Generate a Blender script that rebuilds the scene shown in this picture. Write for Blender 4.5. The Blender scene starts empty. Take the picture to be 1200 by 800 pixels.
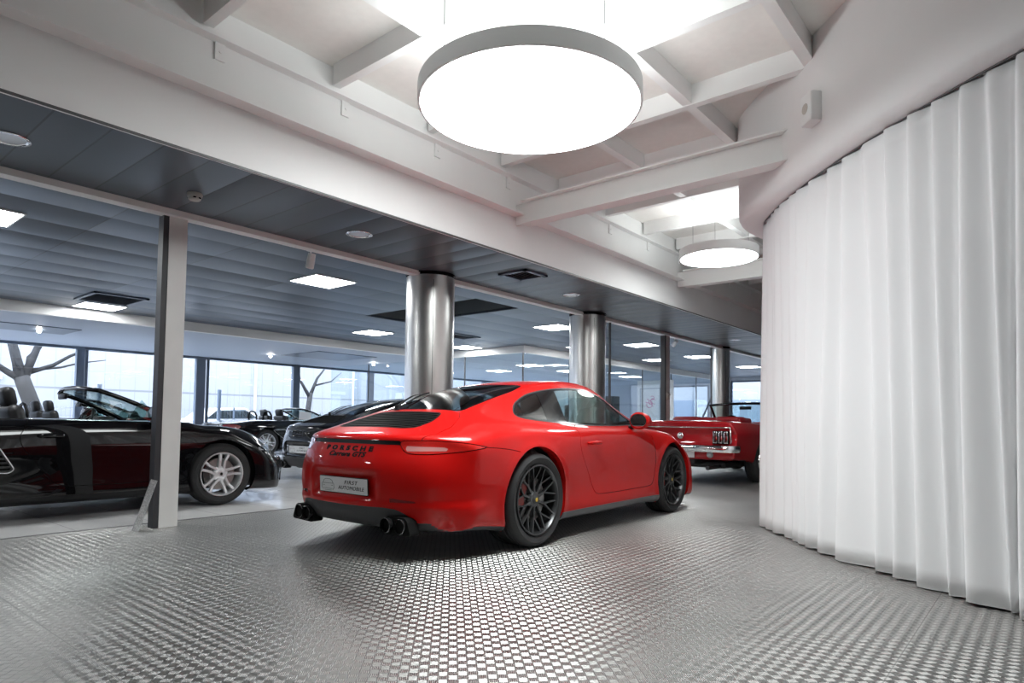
import bpy, bmesh, math, random
import numpy as np
from mathutils import Vector, Matrix
random.seed(7); rng = np.random.default_rng(7)
C = bpy.context.scene.collection
PI = math.pi

# ------------------------------------------------------------------ helpers
def link(o, parent=None):
    C.objects.link(o)
    if parent is not None: o.parent = parent
    return o

def tag(o, label=None, cat=None, group=None, kind=None):
    if label: o['label'] = label
    if cat: o['category'] = cat
    if group: o['group'] = group
    if kind: o['kind'] = kind
    return o

def empty(name, loc=(0, 0, 0), rz=0, label=None, cat=None, group=None):
    o = bpy.data.objects.new(name, None); o.empty_display_size = .1
    o.location = loc; o.rotation_euler = (0, 0, rz)
    C.objects.link(o)
    return tag(o, label, cat, group)

def mesh_obj(name, verts, faces, mats, parent=None, fmat=None, smooth=False, normals=None):
    me = bpy.data.meshes.new(name)
    me.from_pydata([tuple(v) for v in verts], [], [tuple(f) for f in faces])
    if not isinstance(mats, (list, tuple)): mats = [mats]
    for m in mats: me.materials.append(m)
    if fmat is not None: me.polygons.foreach_set('material_index', list(fmat))
    if smooth: me.polygons.foreach_set('use_smooth', [True] * len(me.polygons))
    me.update()
    if normals is not None:
        me.normals_split_custom_set_from_vertices([tuple(n) for n in normals])
    o = bpy.data.objects.new(name, me)
    return link(o, parent)

class MB:
    """collects shapes into one mesh"""
    def __init__(s): s.v = []; s.f = []; s.m = []
    def add(s, v, f, m=0):
        n = len(s.v); s.v += [tuple(p) for p in v]; s.f += [tuple(i + n for i in q) for q in f]; s.m += [m] * len(f)
        return s
    def box(s, c, d, rz=0, m=0, bev=0.0, M=None):
        cx, cy, cz = c; hx, hy, hz = d[0] / 2, d[1] / 2, d[2] / 2
        if bev > 0:
            b = min(bev, hx * .9, hy * .9, hz * .9)
            v = []
            for sz in (-1, 1):
                for (ax, ay, az) in ((hx - b, hy - b, hz), (hx, hy - b, hz - b), (hx - b, hy, hz - b)):
                    pass
            bm = bmesh.new(); bmesh.ops.create_cube(bm, size=1)
            for p in bm.verts: p.co = Vector((p.co.x * d[0], p.co.y * d[1], p.co.z * d[2]))
            bmesh.ops.bevel(bm, geom=bm.edges[:], offset=b, segments=2, affect='EDGES', profile=.5)
            bm.verts.index_update()
            v = [p.co.copy() for p in bm.verts]; f = [[q.index for q in g.verts] for g in bm.faces]; bm.free()
        else:
            v = [Vector((x, y, z)) for z in (-hz, hz) for (x, y) in ((-hx, -hy), (hx, -hy), (hx, hy), (-hx, hy))]
            f = [(0, 3, 2, 1), (4, 5, 6, 7), (0, 1, 5, 4), (1, 2, 6, 5), (2, 3, 7, 6), (3, 0, 4, 7)]
        if M is None: M = Matrix.Translation(c) @ Matrix.Rotation(rz, 4, 'Z')
        return s.add([M @ p for p in v], f, m)
    def tube(s, pts, r, n=10, m=0, cap=True, up=None):
        pts = [Vector(p) for p in pts]; k = len(pts)
        rs = r if isinstance(r, (list, tuple)) else [r] * k
        v = []; f = []; prev = None
        for i, p in enumerate(pts):
            t = (pts[min(i + 1, k - 1)] - pts[max(i - 1, 0)])
            if t.length < 1e-9: t = Vector((0, 0, 1))
            t.normalize()
            if prev is None:
                a = Vector((0, 0, 1)) if abs(t.z) < .9 else Vector((1, 0, 0))
                u = t.cross(a).normalized()
            else:
                u = (prev - t * prev.dot(t)).normalized()
            prev = u; w = t.cross(u)
            for j in range(n):
                a = 2 * PI * j / n
                v.append(p + (u * math.cos(a) + w * math.sin(a)) * rs[i])
        for i in range(k - 1):
            for j in range(n):
                a = i * n + j; b = i * n + (j + 1) % n
                f.append((a, b, b + n, a + n))
        if cap: f.append(tuple(range(n))[::-1]); f.append(tuple((k - 1) * n + j for j in range(n)))
        return s.add(v, f, m)
    def lathe(s, prof, n=32, m=0, M=None, closed=False):
        """prof: list of (radius, z) turned round z"""
        M = M or Matrix.Identity(4); v = []; f = []
        for (r, z) in prof:
            for j in range(n):
                a = 2 * PI * j / n; v.append(M @ Vector((r * math.cos(a), r * math.sin(a), z)))
        k = len(prof)
        for i in range(k - 1 + (1 if closed else 0)):
            i2 = (i + 1) % k
            for j in range(n):
                j2 = (j + 1) % n
                f.append((i * n + j, i * n + j2, i2 * n + j2, i2 * n + j))
        return s.add(v, f, m)
    def prism(s, poly, z0, z1, M=None, m=0):
        """poly (x,y) ring extruded from z0 to z1"""
        M = M or Matrix.Identity(4); n = len(poly)
        v = [M @ Vector((x, y, z0)) for x, y in poly] + [M @ Vector((x, y, z1)) for x, y in poly]
        f = [tuple(range(n))[::-1], tuple(range(n, 2 * n))] + [(i, (i + 1) % n, (i + 1) % n + n, i + n) for i in range(n)]
        return s.add(v, f, m)
    def build(s, name, mats, parent=None, smooth=False, angle=None):
        o = mesh_obj(name, s.v, s.f, mats, parent, s.m, smooth)
        bm = bmesh.new(); bm.from_mesh(o.data); bmesh.ops.recalc_face_normals(bm, faces=bm.faces); 
        if smooth and angle:
            for e in bm.edges:
                if len(e.link_faces) == 2 and e.calc_face_angle(0) > angle: e.smooth = False
        bm.to_mesh(o.data); bm.free()
        return o

def text_mesh(name, body, size, mat, parent, M, extrude=.0015, spacing=1.0, shear=0.0, sx=1.0, bold=0.):
    cu = bpy.data.curves.new(name, 'FONT'); cu.body = body; cu.size = size; cu.extrude = extrude
    cu.space_character = spacing; cu.shear = shear; cu.align_x = 'CENTER'; cu.align_y = 'CENTER'
    cu.resolution_u = 3; cu.offset = bold
    tmp = bpy.data.objects.new('tmp', cu); C.objects.link(tmp)
    dg = bpy.context.evaluated_depsgraph_get()
    me = bpy.data.meshes.new_from_object(tmp.evaluated_get(dg)); me.name = name
    bpy.data.objects.remove(tmp); bpy.data.curves.remove(cu)
    me.transform(M @ Matrix.Diagonal((sx, 1, 1, 1))); me.materials.clear(); me.materials.append(mat)
    return link(bpy.data.objects.new(name, me), parent)

def copy_tree(o, parent=None):
    c = o.copy(); C.objects.link(c); c.parent = parent
    for ch in list(o.children): copy_tree(ch, c)
    return c

# ------------------------------------------------------------------ materials
def mat(name, col, rough=.5, metal=0., coat=0., spec=.5, emit=None, estr=0., alpha=1., noise=None, bump=None, sheen=0., trans=0.):
    m = bpy.data.materials.new(name); m.use_nodes = True; nt = m.node_tree; b = nt.nodes['Principled BSDF']
    b.inputs['Base Color'].default_value = (*col, 1); b.inputs['Roughness'].default_value = rough
    b.inputs['Metallic'].default_value = metal; b.inputs['Coat Weight'].default_value = coat
    b.inputs['Coat Roughness'].default_value = .02; b.inputs['Specular IOR Level'].default_value = spec
    b.inputs['Transmission Weight'].default_value = trans
    if sheen: b.inputs['Sheen Weight'].default_value = sheen
    if emit: b.inputs['Emission Color'].default_value = (*emit, 1); b.inputs['Emission Strength'].default_value = estr
    tc = nt.nodes.new('ShaderNodeTexCoord')
    if noise:   # (scale, amount)
        n = nt.nodes.new('ShaderNodeTexNoise'); n.inputs['Scale'].default_value = noise[0]; n.inputs['Detail'].default_value = 5
        nt.links.new(tc.outputs['Object'], n.inputs['Vector'])
        r = nt.nodes.new('ShaderNodeValToRGB'); a = noise[1]
        r.color_ramp.elements[0].position = .3; r.color_ramp.elements[1].position = .7
        r.color_ramp.elements[0].color = (*[c * (1 - a) for c in col], 1); r.color_ramp.elements[1].color = (*[min(1, c * (1 + a)) for c in col], 1)
        nt.links.new(n.outputs['Fac'], r.inputs['Fac']); nt.links.new(r.outputs['Color'], b.inputs['Base Color'])
    if bump:
        n = nt.nodes.new('ShaderNodeTexNoise'); n.inputs['Scale'].default_value = bump[0]; n.inputs['Detail'].default_value = 4
        nt.links.new(tc.outputs['Object'], n.inputs['Vector'])
        k = nt.nodes.new('ShaderNodeBump'); k.inputs['Strength'].default_value = bump[1]; k.inputs['Distance'].default_value = .01
        nt.links.new(n.outputs['Fac'], k.inputs['Height']); nt.links.new(k.outputs['Normal'], b.inputs['Normal'])
    return m

def glass_mat(name, tint=(1, 1, 1), refl=1.0, rough=.0, ior=1.45):
    m = bpy.data.materials.new(name); m.use_nodes = True; nt = m.node_tree; nt.nodes.clear()
    o = nt.nodes.new('ShaderNodeOutputMaterial'); t = nt.nodes.new('ShaderNodeBsdfTransparent'); g = nt.nodes.new('ShaderNodeBsdfGlossy')
    t.inputs['Color'].default_value = (*tint, 1); g.inputs['Roughness'].default_value = rough
    g.inputs['Color'].default_value = (refl, refl, refl, 1)
    lw = nt.nodes.new('ShaderNodeLayerWeight'); lw.inputs['Blend'].default_value = .5; r0 = ((ior - 1) / (ior + 1)) ** 2 * 2
    pw = nt.nodes.new('ShaderNodeMath'); pw.operation = 'POWER'; nt.links.new(lw.outputs['Facing'], pw.inputs[0]); pw.inputs[1].default_value = 4.5
    f = nt.nodes.new('ShaderNodeMath'); f.operation = 'MULTIPLY_ADD'; nt.links.new(pw.outputs[0], f.inputs[0]); f.inputs[1].default_value = (1 - r0) * .9; f.inputs[2].default_value = r0
    x = nt.nodes.new('ShaderNodeMixShader')
    nt.links.new(f.outputs[0], x.inputs[0]); nt.links.new(t.outputs[0], x.inputs[1]); nt.links.new(g.outputs[0], x.inputs[2])
    nt.links.new(x.outputs[0], o.inputs['Surface'])
    return m

def emit_mat(name, col, s):
    m = bpy.data.materials.new(name); m.use_nodes = True; nt = m.node_tree; nt.nodes.clear()
    o = nt.nodes.new('ShaderNodeOutputMaterial'); e = nt.nodes.new('ShaderNodeEmission')
    e.inputs['Color'].default_value = (*col, 1); e.inputs['Strength'].default_value = s
    nt.links.new(e.outputs[0], o.inputs['Surface']); return m

M_red = mat('red_paint', (.50, .006, .005), .38, coat=.55, spec=.05)
M_black = mat('black_paint', (.004, .004, .005), .3, coat=1., spec=.03)
M_glossblack = mat('gloss_black_trim', (.006, .006, .007), .10, spec=.35)
M_dkred = mat('dark_red_paint', (.34, .006, .010), .35, coat=1., spec=.1)
M_gap = mat('panel_gap', (.01, .01, .01), .8, spec=.1)
M_trim = mat('black_trim', (.010, .010, .011), .42, spec=.22)
M_slat = mat('matt_black_slat', (.008, .008, .008), .6, spec=.08)
M_plastic = mat('dark_plastic', (.03, .03, .032), .55)
M_sill = mat('grey_sill', (.10, .10, .105), .35)
M_tyre = mat('tyre_rubber', (.022, .022, .023), .7, noise=(9, .25), bump=(60, .12))
M_rimdark = mat('satin_black_alloy', (.085, .087, .09), .3, metal=.7)
M_silver = mat('silver_alloy', (.80, .81, .83), .38, metal=.65)
M_chrome = mat('chrome', (.85, .85, .86), .08, metal=1.)
M_steel = mat('brake_steel', (.35, .34, .33), .4, metal=.9)
M_leather = mat('black_leather', (.018, .018, .02), .5, bump=(80, .1))
M_redleather = mat('red_vinyl', (.30, .01, .015), .45, bump=(80, .1))
M_carglass = glass_mat('tinted_car_glass', (.62, .74, .72), ior=1.5)
M_darkglass = glass_mat('dark_tinted_glass', (.30, .33, .34), ior=1.5)
M_lens = mat('red_lens', (.55, .015, .012), .12, coat=1.)
M_lensdark = mat('dark_red_lens', (.20, .012, .014), .12, coat=1.)
M_lensclear = mat('clear_lens', (.28, .29, .31), .08, coat=1.)
M_plate = mat('white_plate', (.74, .74, .75), .35)
M_ink = mat('black_ink', (.008, .008, .008), .6, spec=.08)
M_yellow = mat('gold_crest', (.75, .52, .08), .3, metal=.3)
M_mirror = mat('mirror_glass', (.8, .82, .85), .02, metal=1.)
M_caliper = mat('red_caliper', (.20, .015, .01), .4)
# ------------------------------------------------------------------ car body: control net -> subdivided shell -> exact cuts
class Shell:
    """polygon soup with smooth normals and a region name per face; cut() slices faces along the zero line of a field"""
    def __init__(s, P, N, faces, region='body'):
        s.P = np.array(P, float); s.N = np.array(N, float); s.F = [tuple(f) for f in faces]; s.R = [region] * len(s.F)
    def cut(s, func, rename, only=('body',), mask=None):
        """func(P,N)->field; faces left where field<0 are renamed; mask(P,N)->bool says where the field is defined"""
        val = func(s.P, s.N).astype(float); ok = np.ones(len(s.P), bool) if mask is None else mask(s.P, s.N)
        val[np.abs(val) < 1e-6] = 1e-6
        newP = []; newN = []; n0 = len(s.P); ecache = {}; F2 = []; R2 = []
        P = s.P; N = s.N
        onlys = set(only)
        for f, r in zip(s.F, s.R):
            if r not in onlys: F2.append(f); R2.append(r); continue
            vs = [val[i] for i in f]
            if not all(ok[i] for i in f): F2.append(f); R2.append(r); continue
            if all(v > 0 for v in vs): F2.append(f); R2.append(r); continue
            if all(v < 0 for v in vs): F2.append(f); R2.append(rename if rename else r); continue
            polys = [f]
            nc = sum(1 for k in range(len(f)) if vs[k] * vs[k - 1] < 0)
            if nc > 2:
                polys = [(f[0], f[k], f[k + 1]) for k in range(1, len(f) - 1)]
            for g in polys:
                neg = []; pos = []
                for k in range(len(g)):
                    a = g[k]; b = g[(k + 1) % len(g)]; va = val[a]; vb = val[b]
                    (neg if va < 0 else pos).append(a)
                    if va * vb < 0:
                        key = (a, b) if a < b else (b, a)
                        if key not in ecache:
                            t = val[key[0]] / (val[key[0]] - val[key[1]])
                            t = min(max(t, .002), .998)
                            ecache[key] = n0 + len(newP)
                            newP.append(P[key[0]] * (1 - t) + P[key[1]] * t)
                            q = N[key[0]] * (1 - t) + N[key[1]] * t; newN.append(q / (np.linalg.norm(q) + 1e-12))
                        neg.append(ecache[key]); pos.append(ecache[key])
                if len(neg) > 2: F2.append(tuple(neg)); R2.append(rename if rename else r)
                if len(pos) > 2: F2.append(tuple(pos)); R2.append(r)
        # edges split on one side but kept whole on the other (unrenamed regions) leave harmless T-joints
        if newP: s.P = np.vstack([s.P, newP]); s.N = np.vstack([s.N, newN])
        s.F = F2; s.R = R2
    def fix_t(s): pass
    def extract(s, regions, offset=0., side=None):
        regions = set(regions if isinstance(regions, (list, tuple, set)) else [regions])
        idx = {}; V = []; Nn = []; F = []
        for f, r in zip(s.F, s.R):
            if r not in regions: continue
            if side is not None and np.mean([s.P[i][1] for i in f]) * side < 0: continue
            g = []
            for i in f:
                if i not in idx:
                    idx[i] = len(V); V.append(s.P[i] + s.N[i] * offset); Nn.append(s.N[i])
                g.append(idx[i])
            F.append(tuple(g))
        return V, Nn, F
    def obj(s, name, regions, m, parent, offset=0., side=None, thick=0., centre=None):
        V, Nn, F = s.extract(regions, offset, side)
        if not F: return None
        if thick:
            # rim: walls going inward round every open edge
            cnt = {}
            for f in F:
                for k in range(len(f)):
                    a, b = f[k], f[(k + 1) % len(f)]; cnt[(a, b)] = cnt.get((a, b), 0) + 1
            n0 = len(V); mp = {}
            V2 = []; N2 = []; FW = []
            for (a, b) in list(cnt):
                if (b, a) in cnt: continue
                q = []
                for i in (a, b):
                    V2.append(np.array(V[i])); N2.append(None)
                e = np.array(V[b]) - np.array(V[a]); nn = np.cross(e, -np.array(Nn[a])); nn = -nn / (np.linalg.norm(nn) + 1e-12)
                i0 = n0 + len(V2) - 2
                for i in (b, a):
                    V2.append(np.array(V[i]) - np.array(Nn[i]) * thick); N2.append(None)
                for k in range(4): N2[len(V2) - 4 + k] = nn
                FW.append((i0 + 1, i0, i0 + 3, i0 + 2))
            V = list(V) + V2; Nn = list(Nn) + N2; F = list(F) + FW
        return mesh_obj(name, V, F, m, parent, smooth=True, normals=Nn)

def sdpoly(poly, X, Y):
    """signed distance (negative inside) from points to a closed polygon"""
    A = np.array(poly, float); B = np.roll(A, -1, 0); d = np.full(X.shape, 1e9); ins = np.zeros(X.shape, bool)
    for (ax, ay), (bx, by) in zip(A, B):
        ex, ey = bx - ax, by - ay; L = ex * ex + ey * ey + 1e-15
        t = np.clip(((X - ax) * ex + (Y - ay) * ey) / L, 0, 1)
        d = np.minimum(d, np.hypot(X - ax - t * ex, Y - ay - t * ey))
        c = (ay > Y) != (by > Y)
        with np.errstate(divide='ignore', invalid='ignore'):
            xi = ax + (Y - ay) * ex / (ey if abs(ey) > 1e-15 else 1e-15)
        ins ^= c & (X < xi)
    return np.where(ins, -d, d)

def dline(poly, X, Y):
    """distance to an open polyline"""
    A = np.array(poly, float); d = np.full(X.shape, 1e9)
    for (ax, ay), (bx, by) in zip(A[:-1], A[1:]):
        ex, ey = bx - ax, by - ay; L = ex * ex + ey * ey + 1e-15
        t = np.clip(((X - ax) * ex + (Y - ay) * ey) / L, 0, 1)
        d = np.minimum(d, np.hypot(X - ax - t * ex, Y - ay - t * ey))
    return d

def crom(pts, n=8, closed=True):
    P = np.array(pts, float); k = len(P); out = []
    rngk = range(k) if closed else range(k - 1)
    for i in rngk:
        if closed: p0, p1, p2, p3 = P[(i - 1) % k], P[i], P[(i + 1) % k], P[(i + 2) % k]
        else: p0, p1, p2, p3 = P[max(i - 1, 0)], P[i], P[i + 1], P[min(i + 2, k - 1)]
        for j in range(n):
            t = j / n
            out.append(.5 * ((2 * p1) + (-p0 + p2) * t + (2 * p0 - 5 * p1 + 4 * p2 - p3) * t * t + (-p0 + 3 * p1 - 3 * p2 + p3) * t ** 3))
    if not closed: out.append(P[-1])
    return [tuple(p) for p in out]

def roundpoly(pts, r, n=4):
    """polygon with rounded corners"""
    P = [Vector((*p, 0)) for p in pts]; out = []; k = len(P)
    for i in range(k):
        a, b, c = P[i - 1], P[i], P[(i + 1) % k]
        u = (a - b); v = (c - b); ra = min(r, u.length * .45, v.length * .45)
        p0 = b + u.normalized() * ra; p1 = b + v.normalized() * ra
        for j in range(n + 1):
            t = j / n; q = p0 * (1 - t) ** 2 + b * 2 * t * (1 - t) + p1 * t * t; out.append((q.x, q.y))
    return out

def body_shell(T, B, level=3, iters=4, fac=.85, creases=None):
    """T[i][j]: top grid points (i rear->front, j centre->edge, y>=0). B[k][m]: belt k below the top's rim,
    m running rear centre -> rear corner -> side -> front corner -> front centre. Mirrored in y."""
    ni = len(T); nj = len(T[0])
    pts = []; idx = {}
    def addp(p):
        pts.append(tuple(p)); return len(pts) - 1
    tg = [[None] * (2 * nj - 1) for _ in range(ni)]
    for i in range(ni):
        for j in range(nj):
            p = T[i][j]; tg[i][nj - 1 + j] = addp(p)
            if j: tg[i][nj - 1 - j] = addp((p[0], -p[1], p[2]))
    faces = []
    for i in range(ni - 1):
        for j in range(2 * nj - 2):
            faces.append((tg[i][j], tg[i + 1][j], tg[i + 1][j + 1], tg[i][j + 1]))
    # perimeter loop of the half: (0,0..nj-1), (1..ni-1,nj-1), (ni-1,nj-2..0)
    half = [(0, j) for j in range(nj)] + [(i, nj - 1) for i in range(1, ni)] + [(ni - 1, j) for j in range(nj - 2, -1, -1)]
    top_pos = [tg[i][nj - 1 + j] for i, j in half]; top_neg = [tg[i][nj - 1 - j] for i, j in half]
    prev_p, prev_n = top_pos, top_neg; nh = len(half)
    cred = []
    for k, b in enumerate(B):
        assert len(b) == nh, (len(b), nh)
        cp = []; cn = []
        for m_, p in enumerate(b):
            if m_ in (0, nh - 1):
                q = addp((p[0], 0, p[2])); cp.append(q); cn.append(q)
            else:
                cp.append(addp(p)); cn.append(addp((p[0], -p[1], p[2])))
        for m_ in range(nh - 1):
            faces.append((prev_p[m_], prev_p[m_ + 1], cp[m_ + 1], cp[m_]))
            faces.append((prev_n[m_ + 1], prev_n[m_], cn[m_], cn[m_ + 1]))
        prev_p, prev_n = cp, cn
        if creases and k in creases:
            cred += [(cp[q], cp[q + 1], creases[k]) for q in range(nh - 1)] + [(cn[q], cn[q + 1], creases[k]) for q in range(nh - 1)]
    tgt = np.array(pts, float); ctrl = tgt.copy(); n = len(tgt)
    me = bpy.data.meshes.new('net'); me.from_pydata([tuple(p) for p in ctrl], [], faces); me.update()
    if creases and 'top' in creases:
        cred += [(top_pos[q], top_pos[q + 1], creases['top']) for q in range(nh - 1)] + [(top_neg[q], top_neg[q + 1], creases['top']) for q in range(nh - 1)]
    if cred:
        ce = {tuple(sorted(e[:2])): e[2] for e in cred}
        at = me.attributes.new('crease_edge', 'FLOAT', 'EDGE')
        at.data.foreach_set('value', [ce.get(tuple(sorted(e.vertices)), 0.) for e in me.edges])
    ob = bpy.data.objects.new('net', me); C.objects.link(ob)
    md = ob.modifiers.new('s', 'SUBSURF'); md.levels = 2; md.render_levels = 2; md.boundary_smooth = 'PRESERVE_CORNERS'
    for it in range(iters + 1):
        if it == iters: md.levels = level
        me.vertices.foreach_set('co', ctrl.ravel()); me.update()
        ob.update_tag(); bpy.context.view_layer.update()
        ev = ob.evaluated_get(bpy.context.evaluated_depsgraph_get()); em = ev.to_mesh()
        L = np.empty(len(em.vertices) * 3); em.vertices.foreach_get('co', L); L = L.reshape(-1, 3)
        if it < iters:
            ctrl += fac * (tgt - L[:n]); ev.to_mesh_clear()
        else:
            Nn = np.empty(len(em.vertices) * 3); em.vertices.foreach_get('normal', Nn); Nn = Nn.reshape(-1, 3)
            F = [tuple(p.vertices) for p in em.polygons]; ev.to_mesh_clear()
    bpy.data.objects.remove(ob); bpy.data.meshes.remove(me)
    # make sure normals point outward
    s = Shell(L, Nn, F)
    f = F[0]; 
    top = np.argmax(L[:, 2])
    if Nn[top][2] < 0: s.N = -s.N; s.F = [g[::-1] for g in s.F]
    return s
def rows(s):
    return np.array([[float(a) for a in l.split()] for l in s.strip().splitlines()])

def porsche_shell(open_top=False):
    # x, z0,  y1 z1,  y2 z2,  y3 z3,  y4 z4,  | L1 y z | L2 y z | L3 y z | L4 y z | L5 y z
    tab = rows('''
-.965 .806  .32 .804  .52 .801  .66 .795  .755 .782
-.85  .846  .32 .844  .52 .838  .68 .826  .790 .808
-.62  .914  .32 .909  .52 .896  .70 .868  .820 .833
-.38  .988  .32 .981  .52 .957  .71 .908  .838 .852
-.10  1.081 .32 1.070 .52 1.028 .715 .930 .846 .862
.20   1.170 .32 1.156 .525 1.098 .715 .935 .842 .862
.50   1.238 .32 1.223 .535 1.155 .725 .930 .830 .856
.80   1.281 .32 1.268 .545 1.202 .738 .922 .820 .850
1.05  1.298 .32 1.285 .560 1.218 .748 .914 .815 .847
1.30  1.293 .33 1.277 .575 1.208 .755 .906 .815 .845
1.52  1.258 .34 1.238 .600 1.162 .760 .900 .817 .843
1.76  1.155 .36 1.135 .640 1.062 .757 .890 .820 .840
2.00  1.020 .38 1.003 .675 .945  .745 .874 .820 .838
2.14  .930  .38 .918  .660 .876  .725 .862 .817 .838
2.26  .872  .34 .862  .560 .836  .690 .848 .805 .832
2.50  .826  .28 .820  .470 .800  .620 .824 .765 .822
2.80  .756  .26 .750  .430 .732  .590 .770 .735 .782
3.06  .672  .24 .666  .390 .650  .520 .680 .680 .700
3.24  .590  .22 .585  .350 .576  .470 .590 .620 .605
3.36  .515  .20 .512  .320 .506  .430 .500 .540 .500
''')
    side = rows('''
-.965 .835 .725  .845 .62  .845 .50  .830 .34 .800 .20
-.85  .865 .750  .880 .63  .882 .50  .868 .34 .835 .20
-.62  .880 .765  .900 .64  .905 .50  .890 .33 .860 .19
-.38  .890 .775  .914 .645 .918 .50  .905 .33 .875 .18
-.10  .897 .780  .925 .65  .927 .50  .912 .33 .880 .175
.20   .894 .782  .922 .65  .922 .50  .905 .33 .878 .175
.50   .878 .775  .900 .64  .897 .49  .886 .33 .874 .175
.80   .858 .768  .874 .63  .870 .48  .872 .33 .870 .175
1.05  .848 .765  .862 .62  .859 .48  .866 .33 .868 .175
1.30  .845 .765  .859 .62  .858 .48  .866 .33 .868 .175
1.52  .846 .765  .861 .62  .861 .48  .867 .33 .868 .175
1.76  .851 .765  .868 .63  .870 .49  .872 .33 .868 .175
2.00  .860 .765  .880 .64  .884 .50  .882 .33 .872 .175
2.14  .864 .766  .888 .65  .892 .50  .888 .33 .875 .175
2.26  .866 .766  .893 .65  .898 .50  .892 .33 .876 .175
2.50  .866 .768  .896 .65  .902 .50  .894 .33 .876 .175
2.80  .825 .730  .880 .64  .894 .50  .890 .33 .870 .17
3.06  .795 .665  .860 .60  .880 .48  .880 .32 .862 .16
3.24  .745 .585  .820 .54  .850 .44  .852 .31 .838 .15
3.36  .660 .495  .745 .45  .775 .38  .780 .29 .765 .14
''')
    if open_top:   # deck and cowl run at belt height, the roof is gone
        zc = {-.965: .800, -.85: .826, -.62: .858, -.38: .886, -.10: .902, .20: .905, .50: .905, .80: .902, 1.05: .898, 1.30: .895, 1.52: .890, 1.76: .885, 2.00: .885, 2.14: .876, 2.26: .855}
        for r in tab:
            k = [a for a in zc if abs(a - r[0]) < .005]
            if k:
                c = zc[k[0]]; r[1] = c; r[3] = c - .002; r[5] = c - .008; r[7] = min(r[7], c - .012)
                r[4] = {True: .52, False: r[4]}[r[0] < 2.05]; r[9] = min(r[9], c - .035)
    def bend_rear(x, y):   # rounded tail seen from above
        w = min(1., max(0., (-.30 - x) / .65)); return .28 * w * (abs(y) / .80) ** 3
    def bend_front(x, y):
        w = min(1., max(0., (x - 2.3) / 1.05)); return -.31 * w ** 1.6 * (abs(y) / .75) ** 2.6
    T = []
    for r in tab:
        row = []
        for (y, z) in ((0, r[1]), (r[2], r[3]), (r[4], r[5]), (r[6], r[7]), (r[8], r[9])):
            x = r[0] + bend_rear(r[0], y) + bend_front(r[0], y)
            # windscreen and back-light bases curve in plan
            if 1.2 < r[0] < 2.3 and not open_top: x -= .16 * (y / .7) ** 2 * (1 - abs(r[0] - 1.75) / .56)
            row.append((x, y, z))
        T.append(row)
    ys = [0, .38, .68, .86, 1.0]     # fractions of the rim half width along the end rows
    rear = [(-.985, .745, .800), (-1.028, .645, .835), (-1.052, .50, .842), (-1.035, .34, .825), (-.985, .215, .790), (-.91, .195, .66)]
    front = [(3.42, .455, .60), (3.455, .385, .67), (3.465, .31, .70), (3.455, .22, .71), (3.41, .145, .69), (3.15, .125, .56)]
    B = []
    for k in range(6):
        b = []
        xr, zr, wr = rear[k]
        for f in ys[:-1]:
            y = f * wr; b.append((xr + .28 * (y / .80) ** 3, y, zr + (side[0][2 + 2 * k] - zr if k < 5 else 0) * f ** 3))
        if k < 5:
            for r in side:
                y, z = r[1 + 2 * k], r[2 + 2 * k]
                b.append((r[0] + bend_rear(r[0], y) + bend_front(r[0], y) * (1., .8, .66, .64, .66)[k], y, z))
        else:
            for r in side:
                y = r[9] - .13; b.append((r[0] + bend_rear(r[0], y) + bend_front(r[0], y), y, max(.14, .195 - .055 * max(0., r[0] + 1.0))))
            xr2 = b[len(ys) - 1]
        xf, zf, wf = front[k]
        for f in ys[-2::-1]:
            y = f * wf; zs = side[-1][2 + 2 * k] if k < 5 else zf
            b.append((xf - .26 * (y / .67) ** 2.6, y, zf + (zs - zf) * f ** 3))
        B.append(b)
    return body_shell(T, B)
from mathutils.bvhtree import BVHTree
AX = Matrix.Rotation(PI / 2, 4, 'X')       # turns the lathe axis (z) to the car's right (-y)

def bar(mb, p0, p1, w0, w1, d, m=0):
    """spoke: trapezoid section bar in the wheel plane (z is outward)"""
    p0 = Vector(p0); p1 = Vector(p1); t = (p1 - p0).normalized(); s = Vector((-t.y, t.x, 0)).normalized()
    v = []
    for p, w in ((p0, w0), (p1, w1)):
        for (a, b) in ((-.5, -d), (-.36, 0), (.36, 0), (.5, -d)):
            q = p + s * (w * a); v.append((q.x, q.y, p.z + b))
    v = [AX @ Vector(q) for q in v]
    f = [(0, 1, 5, 4), (1, 2, 6, 5), (2, 3, 7, 6), (3, 0, 4, 7), (3, 2, 1, 0), (4, 5, 6, 7)]
    mb.add(v, f, m)

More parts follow.
